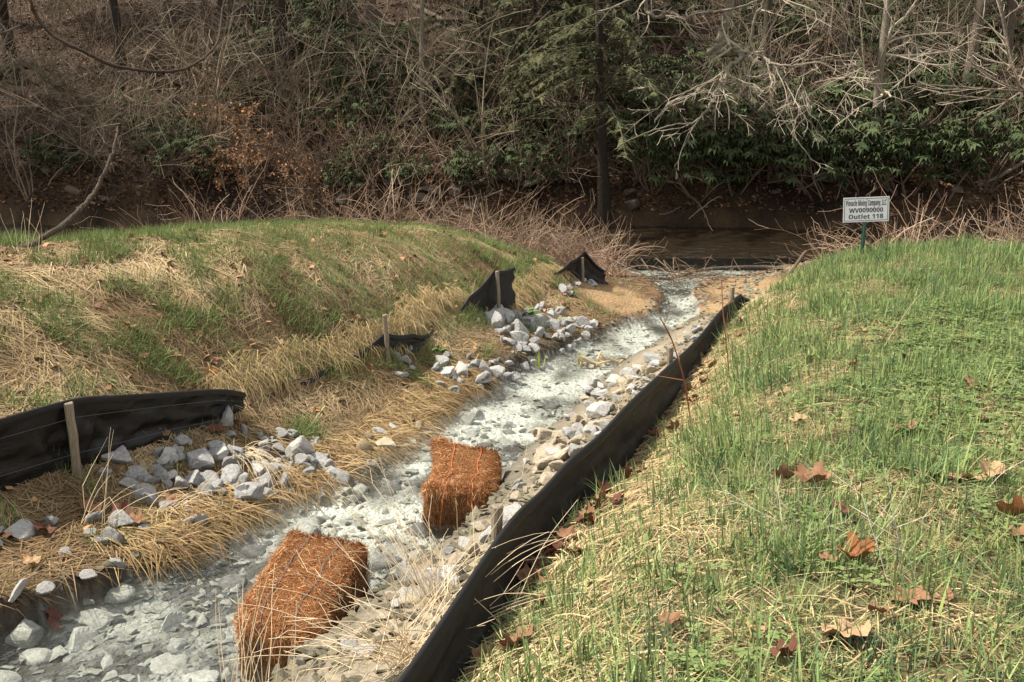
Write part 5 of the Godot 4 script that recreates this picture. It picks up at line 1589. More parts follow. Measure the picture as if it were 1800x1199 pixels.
func build_fences() -> void:
	var grey := Color(0.3, 0.25, 0.19)
	# the long one
	var top := []
	var bot := []
	for q in FENCE_R_TOP:
		top.append(Vector3(q[0], q[2], -q[1]))
		bot.append(Vector3(q[3] + 0.02, ground(q[3], q[1]) - 0.06, -q[1] + 0.02))
	top.push_front(Vector3(-0.75, -0.14, -1.5)); bot.push_front(Vector3(-0.66, -0.48, -1.5))
	var o: Vector3 = bot[4]
	var root := thing("silt_fence", o, "long black silt fence leaning along the foot of the green bank", "fence")
	part("fabric", cloth(bot, top, 110, 0.03, 3, o), M.fence, root)
	var endp: Array = [[top[-1], bot[-1]], [top[-1] + Vector3(0.09, -0.03, 0.07), bot[-1] + Vector3(0.09, 0, 0.05)]]
	part("folded_end", cloth([endp[0][1], endp[1][1]], [endp[0][0], endp[1][0]], 6, 0.01, 9, o), M.fence, root)
	stake(root, Vector3(-0.075, -0.62, -3.93), 0.53, 0.043, grey, Vector3(0, 0.5, -0.03))
	stake(root, Vector3(1.17, -0.62, -7.15), 0.42, 0.04, grey, Vector3(0.05, 0.5, 0.02))
	stake(root, Vector3(2.13, -0.55, -9.46), 0.36, 0.04, grey, Vector3(0, 0.5, 0))
	var seam := Build.new()
	var sp := PackedVector3Array()
	var sr := PackedFloat32Array()
	for i in top.size() - 1:
		for k in 5:
			var f := k / 5.0
			var p0: Vector3 = bot[i].cubic_interpolate(bot[i + 1], bot[maxi(i - 1, 0)], bot[mini(i + 2, bot.size() - 1)], f)
			var p1: Vector3 = top[i].cubic_interpolate(top[i + 1], top[maxi(i - 1, 0)], top[mini(i + 2, top.size() - 1)], f)
			sp.push_back(p0.lerp(p1, 0.9) + Vector3(0.012, 0.004, 0.008) - o)
			sr.push_back(0.0014)
	seam.tube(sp, sr, 4, Color(0.2, 0.14, 0.07), Color(0.2, 0.14, 0.07))
	part("seam_cord", seam.mesh(), M.twig, root)
	# the near stretch across the stream
	top = []
	bot = []
	for q in FENCE_L_TOP:
		top.append(Vector3(q[0], q[2], -q[1]))
		bot.append(Vector3(q[3] + 0.01, ground(q[3], q[1]) - 0.06, -q[1] + 0.01))
	top.push_front(top[0] + Vector3(-0.9, 0.03, 1.1)); bot.push_front(bot[0] + Vector3(-0.9, 0.05, 1.1))
	o = bot[3]
	root = thing("silt_fence", o, "wrinkled black silt fence stretch held by a weathered post above the grey stones", "fence")
	part("fabric", cloth(bot, top, 80, 0.08, 13, o), M.fence_slick, root)
	stake(root, gp(-2.865, 6.17, -0.02), 0.53, 0.055, Color(0.34, 0.28, 0.2), Vector3(0.0, 0.3, 0.015))
	var wire := Build.new()
	for v in [0.35, 0.8]:
		var pts := PackedVector3Array()
		var rr := PackedFloat32Array()
		for i in top.size():
			pts.push_back(bot[i].lerp(top[i], v) - o + Vector3(0.02, 0, 0.035))
			rr.push_back(0.0011)
		wire.tube(pts, rr, 4, Color(0.12, 0.12, 0.12), Color(0.12, 0.12, 0.12))
	part("wire", wire.mesh(), M.twig, root)
	# remnants
	var frags := [
		[[gp(-2.0, 7.9, -0.05), gp(-1.62, 8.55, -0.05), Vector3(-1.2, -0.95, -9.2), Vector3(-0.98, -0.98, -9.62), gp(-0.8, 10.3, -0.05)], [gp(-2.05, 7.9, -0.02), gp(-1.66, 8.55, 0.02), Vector3(-1.22, -0.6, -9.25), Vector3(-1.0, -0.7, -9.64), gp(-0.85, 10.3, 0.0)], Vector3(-1.2, -0.88, -9.2), 0.48, "low sagging black fence strip with a lone wooden post, mostly buried in straw"],
		[[Vector3(-0.68, -0.97, -10.75), Vector3(-0.48, -0.98, -11.05), Vector3(-0.2, -0.98, -11.5), Vector3(0.06, -0.94, -12.0)], [Vector3(-0.68, -0.8, -10.8), Vector3(-0.5, -0.62, -11.1), Vector3(-0.22, -0.38, -11.5), Vector3(0.02, -0.42, -11.95)], Vector3(-0.17, -0.95, -11.5), 0.57, "tilted black fence piece above the big grey stone heap"],
		[[Vector3(0.55, -1.1, -13.6), Vector3(0.78, -1.12, -14.1), Vector3(1.05, -1.15, -14.5), Vector3(1.5, -1.25, -14.9)], [Vector3(0.58, -0.8, -13.7), Vector3(0.82, -0.7, -14.1), Vector3(1.06, -0.6, -14.5), Vector3(1.4, -0.98, -14.95)], Vector3(1.02, -1.1, -14.4), 0.42, "pointed black fence piece farthest down the stream by the sand"],
	]
	for q in frags:
		root = thing("silt_fence", q[0][1], q[4], "fence")
		part("fabric", cloth(q[0], q[1], 40, 0.05, 23, q[0][1], true), M.fence, root)
		stake(root, q[2] + Vector3(0.02, 0, 0.03), q[3], 0.04, grey, Vector3(0, 0.4, 0.04))

# ------------------------------------------------------------------ bales
func bale_point(p: Vector3, half: Vector3, which: int, f: FastNoiseLite) -> Vector3:
	var r := 0.07
	var q := p * half
	var inner := q.clamp(-(half - Vector3.ONE * r), half - Vector3.ONE * r)
	var d := q - inner
	var s := inner + (d.normalized() * r if d.length() > 1e-5 else Vector3.ZERO)
	if which == 0:
		s.y += -0.05 * (s.z / half.z) ** 2 * signf(s.z) * 0.6 - 0.05 * maxf(0.0, s.z / half.z) ** 3
		s.x += 0.03 * sin(s.z * 3.0) - 0.03 * (s.z / half.z) * (s.x / half.x)
		s.y += 0.02 * (s.x / half.x) * -1.0
		s.x *= 1.0 + 0.08 * (s.z / half.z)
	else:
		s.y += 0.09 * pow(maxf(0.0, -s.z / half.z), 2.0) * (1.0 - s.x / half.x) * 0.7
		s.y -= 0.05 * (1.0 - (s.z / half.z) ** 2) * 0.6
		s.x += -0.09 * pow(maxf(0.0, -s.z / half.z), 2.0) * (0.5 - 0.5 * s.x / half.x)
		s.x *= 1.0 + 0.06 * (s.z / half.z)
	s += s.normalized() * 0.022 * f.get_noise_3dv(s * 7.0)
	return s

func build_bales() -> void:
	var jobs := [
		[Vector3(-1.12, -1.06, -4.88), Vector3(0.232, 0.175, 0.45), -0.2, "near brown straw bale tied with dark cord, sitting in the shallow stream", "twine_grey", 0.0],
		[Vector3(-0.33, -1.085, -6.56), Vector3(0.232, 0.165, 0.36), -0.1, "far brown straw bale tied with orange twine beside the fence stake, one corner raised", "twine_orange", 0.0]]
	for w in 2:
		var jb: Array = jobs[w]
		var f := FastNoiseLite.new()
		f.seed = 70 + w
		f.frequency = 1.0
		var half: Vector3 = jb[1]
		var root := thing("straw_bale", jb[0], jb[3], "straw bale")
		root.rotation.y = jb[2]
		var st := SurfaceTool.new()
		st.begin(Mesh.PRIMITIVE_TRIANGLES)
		st.set_smooth_group(0)
		var nn := 16
		for fc in 6:
			var axis := fc / 2
			var sg := 1.0 if fc % 2 == 0 else -1.0
			for i in nn:
				for j in nn:
					var cs := []
					for q in [[i, j], [i + 1, j], [i + 1, j + 1], [i, j + 1]]:
						var p := Vector3.ZERO
						p[axis] = sg
						p[(axis + 1) % 3] = -1.0 + 2.0 * q[0] / nn
						p[(axis + 2) % 3] = -1.0 + 2.0 * q[1] / nn
						cs.append(bale_point(p, half, w, f))
					var order := [0, 1, 2, 0, 2, 3]
					if (cs[2] - cs[0]).cross(cs[1] - cs[0]).dot(cs[0]) < 0.0: order = [0, 2, 1, 0, 3, 2]
					for k in order: st.add_vertex(cs[k])
		st.index()
		st.generate_normals()
		part("packed_straw", st.commit(), M.bale, root)
		# loose straw ends
		var b := Build.new()
		b.blade(Vector3.ZERO, Vector3(1, 0.12, 0), Vector3(0, 0.3, 1), 0.13, 0.0027, 0.35, 3, Color.WHITE, Color.WHITE)
		var xf: Array[Transform3D] = []
		var cols := PackedColorArray()
		var areas := [half.y * half.z, half.z * half.x, half.x * half.y]
		for i in 27000:
			var pick: float = rng.randf() * (areas[0] + areas[1] + areas[2])
			var axis := 0 if pick < areas[0] else (1 if pick < areas[0] + areas[1] else 2)
			var sg := 1.0 if rng.randf() < (0.85 if axis == 1 else 0.5) else -1.0
			var p := Vector3.ZERO
			p[axis] = sg
			p[(axis + 1) % 3] = rng.randf_range(-1, 1)
			p[(axis + 2) % 3] = rng.randf_range(-1, 1)
			var a := bale_point(p, half, w, f)
			if a.y < -half.y + 0.02: continue
			var p2 := p
			p2[(axis + 1) % 3] += 0.02
			var p3 := p
			p3[(axis + 2) % 3] += 0.02
			var nrm := (bale_point(p2, half, w, f) - a).cross(bale_point(p3, half, w, f) - a).normalized()
			if nrm.dot(a) < 0: nrm = -nrm
			var t := Vector3(rng.randfn(0, 1.0), rng.randfn(0, 0.55), rng.randfn(0, 0.5))
			if axis == 2: t = Vector3(rng.randfn(0, 0.45), -1.0 + rng.randfn(0, 0.5), rng.randfn(0, 0.4))
			if axis == 0: t = Vector3(rng.randfn(0, 0.3), -0.6 + rng.randfn(0, 0.5), rng.randfn(0, 0.5))
			if a.z < -half.z * 0.5 and w == 1 and a.x < 0: t = Vector3(-0.8 + rng.randfn(0, 0.3), 0.3 + rng.randfn(0, 0.4), rng.randfn(0, 0.5))
			var x := (t - nrm * t.dot(nrm)).normalized()
			x = (x + nrm * (absf(rng.randfn(0.03, 0.2)) + (0.4 if rng.randf() < 0.12 else 0.0))).normalized()
			var z := x.cross(nrm).normalized()
			var y := z.cross(x)
			var s := rng.randf_range(0.5, 1.25)
			xf.append(Transform3D(Basis(x * s, y * s, z * rng.randf_range(0.6, 1.2)), a - nrm * 0.004 - x * 0.06 * s))
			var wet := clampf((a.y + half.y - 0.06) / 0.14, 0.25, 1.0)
			var tone := rng.randf()
			var c := Color(0.14, 0.052, 0.02).lerp(Color(0.47, 0.205, 0.08), tone * tone if tone < 0.9 else 1.0)
			if rng.randf() < 0.1: c = Color(0.6, 0.42, 0.23)
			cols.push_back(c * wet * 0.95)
		tag(scatter("loose_straw", b.mesh(), M.straw, xf, cols, root), "", "", "", "stuff")
		for s in [-0.42, 0.38]:
			var tb := Build.new()
			var pts := PackedVector3Array()
			var rr := PackedFloat32Array()
			for k in 26:
				var q := Vector3(s, 1.0, -1.0 + 2.0 * k / 20.0)
				if k > 20: q = Vector3(s, 1.0 - 2.0 * (k - 20) / 5.0, 1.0)
				var pp := bale_point(q, half, w, f)
				pp.x += 0.012 * sin(k * 0.7)
				pp += (Vector3.UP if k <= 20 else Vector3.BACK) * 0.008
				pts.push_back(pp)
				rr.push_back(0.0022)
			tb.smooth = true
			tb.tube(pts, rr, 5, Color.WHITE, Color.WHITE)
			part("twine", tb.mesh(), M[jb[4]], root)

# ------------------------------------------------------------------ sign
func box(sz: Vector3) -> BoxMesh:
	var b := BoxMesh.new()
	b.size = sz
	return b

func build_sign() -> void:
	var root := thing("outlet_sign", gp(3.62, 10.22, -0.02), "white outlet sign with black lettering on a green steel post", "sign")
	var face := Node3D.new()
	var tilt := Basis.from_euler(Vector3(0, -0.12, 0.052))
	face.free()
	var c := Vector3(-0.005, 0.515, 0.03)
	var pn := part("panel", box(Vector3(0.452, 0.252, 0.004)), M.white_paint, root)
	pn.transform = Transform3D(tilt, c)
	for q in [[0, 0.112, 0.43, 0.0045], [0, -0.112, 0.43, 0.0045], [-0.213, 0, 0.0045, 0.2285], [0.213, 0, 0.0045, 0.2285]]:
		var bd := part("border", box(Vector3(q[2], q[3], 0.0016)), M.ink, root)
		bd.transform = Transform3D(tilt, c + tilt * Vector3(q[0], q[1], 0.0028))
	var font := SystemFont.new()
	font.font_names = PackedStringArray(["Droid Sans"])
	font.font_weight = 700
	var lines := [["Pinnacle Mining Company, LLC", 0.395, 0.058, 0.06], ["WV0090000", 0.335, 0.046, -0.006], ["Outlet 118", 0.34, 0.046, -0.07]]
	for l in lines:
		var tm := TextMesh.new()
		tm.text = l[0]
		tm.font = font
		tm.font_size = 64
		tm.pixel_size = 0.001
		tm.depth = 0.002
		var ab := tm.get_aabb()
		var k := Vector3(l[1] / ab.size.x, l[2] / (0.064 * 0.74), 0.6)
		var tx := part("lettering", tm, M.ink, root)
		tx.transform = Transform3D(tilt * Basis.from_scale(k), c + tilt * Vector3(-(ab.position.x + ab.size.x * 0.5) * k.x, l[3] - 0.0, 0.0032))
		if ab.size.y > 0.0:
			tx.position += tilt * Vector3(0, -(ab.position.y + ab.size.y * 0.5) * k.y, 0)
	# U-channel post
	var post := SurfaceTool.new()
	post.begin(Mesh.PRIMITIVE_TRIANGLES)
	post.set_smooth_group(-1)
	var prof := [Vector2(-0.02, 0.0), Vector2(-0.012, 0.0), Vector2(-0.007, 0.02), Vector2(0.007, 0.02), Vector2(0.012, 0.0), Vector2(0.02, 0.0), Vector2(0.02, -0.003), Vector2(0.01, -0.003), Vector2(0.005, 0.016), Vector2(-0.005, 0.016), Vector2(-0.01, -0.003), Vector2(-0.02, -0.003)]
	for k in prof.size():
		var a: Vector2 = prof[k]
		var b: Vector2 = prof[(k + 1) % prof.size()]
		var v := [Vector3(a.x, -0.25, a.y), Vector3(b.x, -0.25, b.y), Vector3(b.x, 0.6, b.y), Vector3(a.x, 0.6, a.y)]
		for i in [0, 1, 2, 0, 2, 3]: post.add_vertex(v[i])
	post.generate_normals()
	var po := part("post", post.commit(), M.green_paint, root)
	po.rotation = Vector3(0, -0.12, -0.01)
	po.position = Vector3(0.0, 0.0, 0.0)
	for y in [0.617, 0.44]:
		var bolt := CylinderMesh.new()
		bolt.top_radius = 0.006; bolt.bottom_radius = 0.007; bolt.height = 0.006
		bolt.radial_segments = 8
		bolt.rings = 1
		var bo := part("bolt", bolt, M.zinc, root)
		bo.transform = Transform3D(tilt * Basis.from_euler(Vector3(PI / 2, 0, 0)), Vector3(c.x, y, c.z) + tilt * Vector3(0.0, 0, 0.004))

# ------------------------------------------------------------------ grass
func frame(x: float, d: float, yaw: float, s: Vector3, up := 0.0) -> Transform3D:
	var n := gnormal(x, d)
	var h := Vector3(cos(yaw), 0, sin(yaw))
	var ax := (h - n * h.dot(n)).normalized()
	var az := ax.cross(n).normalized()
	return Transform3D(Basis(ax * s.x, n * s.y, az * s.z), gp(x, d, up))

func upright(x: float, d: float, s: float, up := 0.0) -> Transform3D:
	var n := (gnormal(x, d) * 0.5 + Vector3.UP).normalized()
	var a := rng.randf_range(0, TAU)
	var ax := n.cross(Vector3(sin(a), 0, cos(a))).normalized()
	return Transform3D(Basis(ax * s, n * s, ax.cross(n) * s), gp(x, d, up))

func build_grass() -> void:
	# matted dead grass of the mound and its foot
	var kinds := 4
	var lies := []
	for k in kinds: lies.append(lie_tuft(600 + k, 15, 0.1, 0.33, 0.0048, 0.6))
	var xs := []
	var cs := []
	for k in kinds:
		xs.append([] as Array[Transform3D])
		cs.append(PackedColorArray())
	var n := 0
	while n < 21000:
		var d := rng.randf_range(3.2, 15.8)
		var x := rng.randf_range(-7.0, 2.0)
		n += 1
		if x > edge_a(d) - 0.1: continue
		var y := ground(x, d)
		if not in_view(x, y, d, 0.08): continue
		if sand_at(x, d) > 0.2 and rng.randf() < 0.93: continue
		if d > 12.6 and x > -0.2 and rng.randf() < 0.35: continue
		var slope := y - water_level(d)
		var e := edge_a(d) - x
		if slope < 0.3 and d < 13.0 and rng.randf() < 0.25: continue
		var yaw := 0.75 + nz.get_noise_2d(x * 12.0, d * 12.0) * 1.5 + nz2.get_noise_2d(x * 50.0, d * 50.0) * 1.6 + rng.randfn(0, 0.5)
		if e < 0.75: yaw = lerpf(-0.85, yaw, smoothstep(0.15, 0.75, e)) + rng.randfn(0, 0.35)
		if d < 6.2 and rng.randf() < 0.3: yaw = rng.randf_range(0, TAU)
		var s := rng.randf_range(0.75, 1.3)
		var k := rng.randi_range(0, kinds - 1)
		var flat := rng.randf_range(0.2, 0.7)
		if nz2.get_noise_2d(x * 28.0 + 70.0, d * 28.0) < -0.22 and rng.randf() < 0.72: continue
		xs[k].append(frame(x, d, yaw, Vector3(s, s * flat, s), 0.01))
		var t := clampf(nz2.get_noise_2d(x * 16.0, d * 16.0) * 1.3 + 0.5 + rng.randfn(0, 0.2), 0, 1)
		var c := Color(0.14, 0.09, 0.048).lerp(Color(0.52, 0.405, 0.24), t * rng.randf_range(0.55, 1.0) + 0.1)
		if slope < 0.22: c = c.lerp(Color(0.2, 0.135, 0.075), 0.55)
		cs[k].push_back(c)
	# thatch hanging over the buried fence line
	for i in 420:
		var f := rng.randf()
		var d := lerpf(7.5, 14.2, f)
		var x := lerpf(-2.2, 0.85, f) + rng.randfn(0, 0.05) + 0.1 * sin(d * 2.2)
		var k := rng.randi_range(0, kinds - 1)
		var s := rng.randf_range(0.8, 1.15)
		xs[k].append(frame(x - 0.08, d, 0.75 + rng.randfn(0, 0.3), Vector3(s, s * 0.9, s), 0.03 + 0.08 * rng.randf()))
		cs[k].push_back(Color(0.36, 0.26, 0.13).lerp(Color(0.5, 0.39, 0.21), rng.randf()))
	for i in 420:
		var d := rng.randf_range(5.6, 9.8)
		var k := rng.randi_range(0, kinds - 1)
		var s := rng.randf_range(1.0, 1.5)
		xs[k].append(frame(edge_a(d) - rng.randf_range(0.02, 0.28), d, 0.15 + rng.randfn(0, 0.4), Vector3(s, s * 0.7, s), 0.02))
		cs[k].push_back(Color(0.2, 0.13, 0.065).lerp(Color(0.46, 0.34, 0.18), rng.randf()))
	var dead := Node3D.new()
	dead.name = numbered("dead_grass")
	add_child(dead)
	tag(dead, "matted straw-coloured dead grass combed down the mound and over its foot", "dead grass", "", "stuff")
	for k in kinds: tag(scatter("blades", lies[k], M.straw, xs[k], cs[k], dead), "", "", "", "stuff")

	var lb := Build.new()
	lb.blade(Vector3(-0.04, 0, 0), Vector3(1, 0.5, 0), Vector3(0, 0.2, 1), 0.09, 0.06, 1.3, 3, Color.WHITE, Color.WHITE)
	var lx: Array[Transform3D] = []
	var lc := PackedColorArray()
	while lx.size() < 1500:
		var d := rng.randf_range(4.0, 14.5)
		var x := rng.randf_range(-7.0, 1.2)
		if x > edge_a(d) - 0.05 or sand_at(x, d) > 0.2: continue
		lx.append(Transform3D(Basis.from_euler(Vector3(rng.randfn(0, 0.5), rng.randf_range(0, TAU), rng.randfn(0, 0.4))).scaled(Vector3.ONE * rng.randf_range(0.4, 1.1)), gp(x, d, 0.03)))
		lc.push_back(Color(0.12, 0.06, 0.035).lerp(Color(0.36, 0.2, 0.1), rng.randf()))
	tag(scatter("leaf_fragments", lb.mesh(), M.leaf, lx, lc, self), "torn brown leaf fragments caught all through the dead grass of the mound", "leaf litter", "", "stuff")
	# fresh green tufts on the mound
	var ups := []
	for k in 3: ups.append(up_tuft(640 + k, 15, 0.07, 0.19, 0.005, 1.0, 0.06))
	xs = []
	cs = []
	for k in 3:
		xs.append([] as Array[Transform3D])
		cs.append(PackedColorArray())
	n = 0
	while n < 30000:
		n += 1
		var d := rng.randf_range(5.5, 14.5)
		var x := rng.randf_range(-7.0, 1.6)
		if x > edge_a(d) - 0.25: continue
		var y := ground(x, d)
		if not in_view(x, y, d, 0.05): continue
		var g := nz.get_noise_2d(x * 34.0 + 300.0, d * 34.0) + 0.35 * nz2.get_noise_2d(x * 11.0, d * 11.0)
		var crest := smoothstep(8.6, 10.5, d + 0.25 * (x + 4.0)) if x < -0.6 else 0.2
		if y - water_level(d) < 0.45: g -= 0.25
		if g + 0.52 * crest < -0.03 + rng.randf() * 0.3: continue
		if sand_at(x, d) > 0.1: continue
		var k := rng.randi_range(0, 2)
		xs[k].append(upright(x, d, rng.randf_range(0.7, 1.25) * (1.0 - 0.36 * crest)))
		var t := rng.randf()
		cs[k].push_back(Color(0.105, 0.155, 0.052).lerp(Color(0.21, 0.26, 0.1), t))
	var gl := Node3D.new()
	gl.name = "mound_grass"
	add_child(gl)
	tag(gl, "fresh green grass tufts sprouting through the dead grass of the mound", "grass", "", "stuff")
	for k in 3: tag(scatter("tufts", ups[k], M.green, xs[k], cs[k], gl), "", "", "", "stuff")

	# the green bank
	var grs := []
	for k in 4: grs.append(up_tuft(660 + k, 15, 0.045, 0.14, 0.0044, 1.45, 0.065))
	xs = []
	cs = []
	for k in 4:
		xs.append([] as Array[Transform3D])
		cs.append(PackedColorArray())
	n = 0
	while n < 34000:
		n += 1
		var d := 1.9 + 9.7 * pow(rng.randf(), 0.8)
		var x := rng.randf_range(-1.0, 6.8)
		if x < fence_x(d) + 0.1: continue
		var y := ground(x, d)
		if not in_view(x, y, d, 0.05): continue
		var off := x - fence_x(d)
		var g := nz.get_noise_2d(x * 22.0, d * 22.0) + 0.5 * nz2.get_noise_2d(x * 60.0, d * 60.0)
		var keep := 0.92 + g * 1.1 - 0.55 * (1.0 - smoothstep(0.1, 0.75, off))
		if rng.randf() > keep: continue
		var clover := clampf((x - 0.36 * d) * 1.6, 0, 1) * smoothstep(4.5, 5.2, d) * (1.0 - smoothstep(7.0, 8.0, d))
		if rng.randf() < clover * 0.35: continue
		var k := rng.randi_range(0, 3)
		var tall := 1.0 + 1.3 * maxf(0.0, nz.get_noise_2d(x * 40.0 + 100.0, d * 40.0)) + 0.05 * smoothstep(8.5, 10.0, d)
		xs[k].append(upright(x, d, rng.randf_range(0.7, 1.2) * tall))
		var t := rng.randf()
		var c := Color(0.115, 0.185, 0.065).lerp(Color(0.28, 0.345, 0.14), t)
		if rng.randf() < 0.2: c = Color(0.09, 0.15, 0.075) * rng.randf_range(0.8, 1.2)
		cs[k].push_back(c)
	gl = Node3D.new()
	gl.name = "bank_grass"
	add_child(gl)
	tag(gl, "green spring grass covering the flat bank round the sign", "grass", "", "stuff")
	for k in 4: tag(scatter("tufts", grs[k], M.green, xs[k], cs[k], gl), "", "", "", "stuff")

	# dead strands among it
	var rl := []
	for k in 3: rl.append(lie_tuft(680 + k, 11, 0.06, 0.24, 0.0036, 0.75))
	xs = []
	cs = []
	for k in 3:
		xs.append([] as Array[Transform3D])
		cs.append(PackedColorArray())
	n = 0
	while n < 30000:
		n += 1
		var d := 1.9 + 9.7 * pow(rng.randf(), 0.85)
		var x := rng.randf_range(-1.2, 6.8)
		if x < fence_x(d) + 0.03: continue
		var y := ground(x, d)
		if not in_view(x, y, d, 0.05): continue
		var off := x - fence_x(d)
		var edge := 1.0 - smoothstep(0.15, 1.0, off)
		var g := nz.get_noise_2d(x * 22.0, d * 22.0)
		if rng.randf() > 0.37 - g * 0.9 + edge * 0.85: continue
		var yaw := PI - 0.55 + rng.randfn(0, 0.4) if edge > 0.35 else rng.randf_range(0, TAU)
		var k := rng.randi_range(0, 2)
		var s := rng.randf_range(0.7, 1.2) * (1.0 + 0.35 * edge)
		xs[k].append(frame(x, d, yaw, Vector3(s, s * rng.randf_range(0.3, 0.9), s), 0.012))
		cs[k].push_back(Color(0.38, 0.27, 0.13).lerp(Color(0.62, 0.5, 0.3), rng.randf()) * (0.9 if edge > 0.3 else rng.randf_range(0.55, 1.0)))
	gl = Node3D.new()
	gl.name = numbered("dead_grass")
	add_child(gl)
	tag(gl, "bleached dead grass strands lying among the green of the flat bank", "dead grass", "", "stuff")
	for k in 3: tag(scatter("strands", rl[k], M.straw, xs[k], cs[k], gl), "", "", "", "stuff")

	# clover
	var cm := clover_mesh(9)
	var xf: Array[Transform3D] = []
	var cols := PackedColorArray()
	n = 0
	while n < 7500:
		n += 1
		var d := 2.0 + 7.5 * rng.randf()
		var x := rng.randf_range(0.3, 4.8)
		if x < fence_x(d) + 0.7: continue
		if not in_view(x, 0.0, d, 0.04): continue
		var zone := clampf((x - 0.33 * d) * 1.6, 0, 1) * smoothstep(4.0, 5.0, d) * (1.0 - smoothstep(7.0, 8.2, d))
		var p := zone * 0.9 + maxf(0.0, nz2.get_noise_2d(x * 30.0 + 40.0, d * 30.0)) * 0.7
		if rng.randf() > p: continue
		xf.append(upright(x, d, rng.randf_range(0.8, 1.3), 0.005))
		cols.push_back(Color(0.1, 0.155, 0.05).lerp(Color(0.18, 0.23, 0.085), rng.randf()))
	tag(scatter("clover", cm, M.green, xf, cols, self), "low green clover patch on the flat bank", "clover", "", "stuff")

func fence_x(d: float) -> float:
	if d < FENCE_R_TOP[0][1]: return lerpf(-0.66, FENCE_R_TOP[0][3], clampf((d - 1.5) / (FENCE_R_TOP[0][1] - 1.5), 0, 1))
	for i in range(1, FENCE_R_TOP.size()):
		if d <= FENCE_R_TOP[i][1]:
			return lerpf(FENCE_R_TOP[i - 1][3], FENCE_R_TOP[i][3], (d - FENCE_R_TOP[i - 1][1]) / (FENCE_R_TOP[i][1] - FENCE_R_TOP[i - 1][1]))
	return 2.26 + (d - 9.42) * 0.5

# ------------------------------------------------------------------ leaves and stalks
func leaves(list: Array, phrases: Array, group: String, models: Array, mats: Array) -> void:
	var rows := [[], [], [], []]
	for q in list:
		var ci: int = q[3]
		var curl := 0 if q[4] < 0.55 else (1 if q[4] < 1.05 else 2)
		var m: Mesh = models[curl][rng.randi_range(0, 1)]
		var o := solo("dead_leaf", m, mats[ci], gp(q[0], q[1], 0.035 if curl == 0 else 0.05))
		var n := gnormal(q[0], q[1])
		var f := frame(q[0], q[1], rng.randf_range(0, TAU), Vector3.ONE)
		o.position -= n * 0.004
		o.basis = f.basis * Basis.from_euler(Vector3(rng.randfn(0, 0.25), 0, rng.randfn(0, 0.25))) * Basis.from_scale(Vector3.ONE * q[2] * 0.92)
		rows[ci].append([sx(q[0], q[1]), o])
	for i in 4: name_in_order(rows[i], phrases[i], "leaf", group)

func stalks(called: String, at: Vector3, list: Array, col: Color, label: String, category: String, fuzz := 0.0) -> void:
	# LIST: [count, mean direction, spread, length from, length to, droop]
	var root := thing(called, at, label, category)
	var r := RandomNumberGenerator.new()
	r.seed = hash(label)
	for q in list:
		for i in q[0]:
			var b := Build.new()
			var d: Vector3 = (q[1] + Vector3(r.randfn(), r.randfn() * 0.6, r.randfn()) * q[2]).normalized()
			var p := Vector3(r.randfn(0, 0.07), 0, r.randfn(0, 0.05))
			var ln := r.randf_range(q[3], q[4])
			var pts := PackedVector3Array([p])
			var rad := r.randf_range(0.0013, 0.0024)
			var rads := PackedFloat32Array([rad])
			var kink := r.randi_range(3, 9)
			for s in 9:
				d = (d + Vector3(r.randfn(0, 0.05), -q[5] / 9.0 * r.randf_range(0.5, 1.5), r.randfn(0, 0.05))).normalized()
				if s == kink and r.randf() < 0.5: d = (d + Vector3(r.randfn(0, 0.5), r.randfn(0, 0.4), r.randfn(0, 0.5))).normalized()
				pts.push_back(pts[-1] + d * ln / 9.0)
				rads.push_back(lerpf(rad, 0.0008, (s + 1) / 9.0))
				if fuzz > 0.0 and s > 2 and r.randf() < fuzz:
					var e := (d + Vector3(r.randfn(), r.randfn(), r.randfn()).normalized() * 0.9).normalized()
					var sl := r.randf_range(0.04, 0.16)
					b.tube(PackedVector3Array([pts[-1], pts[-1] + e * sl * 0.6, pts[-1] + e * sl]), PackedFloat32Array([0.0011, 0.0009, 0.0006]), 3, col, col * 1.1)
			var k := r.randf_range(0.7, 1.2)
			b.tube(pts, rads, 4, col * k, col * k * 1.05)
			part("stalk", b.mesh(), M.straw, root)

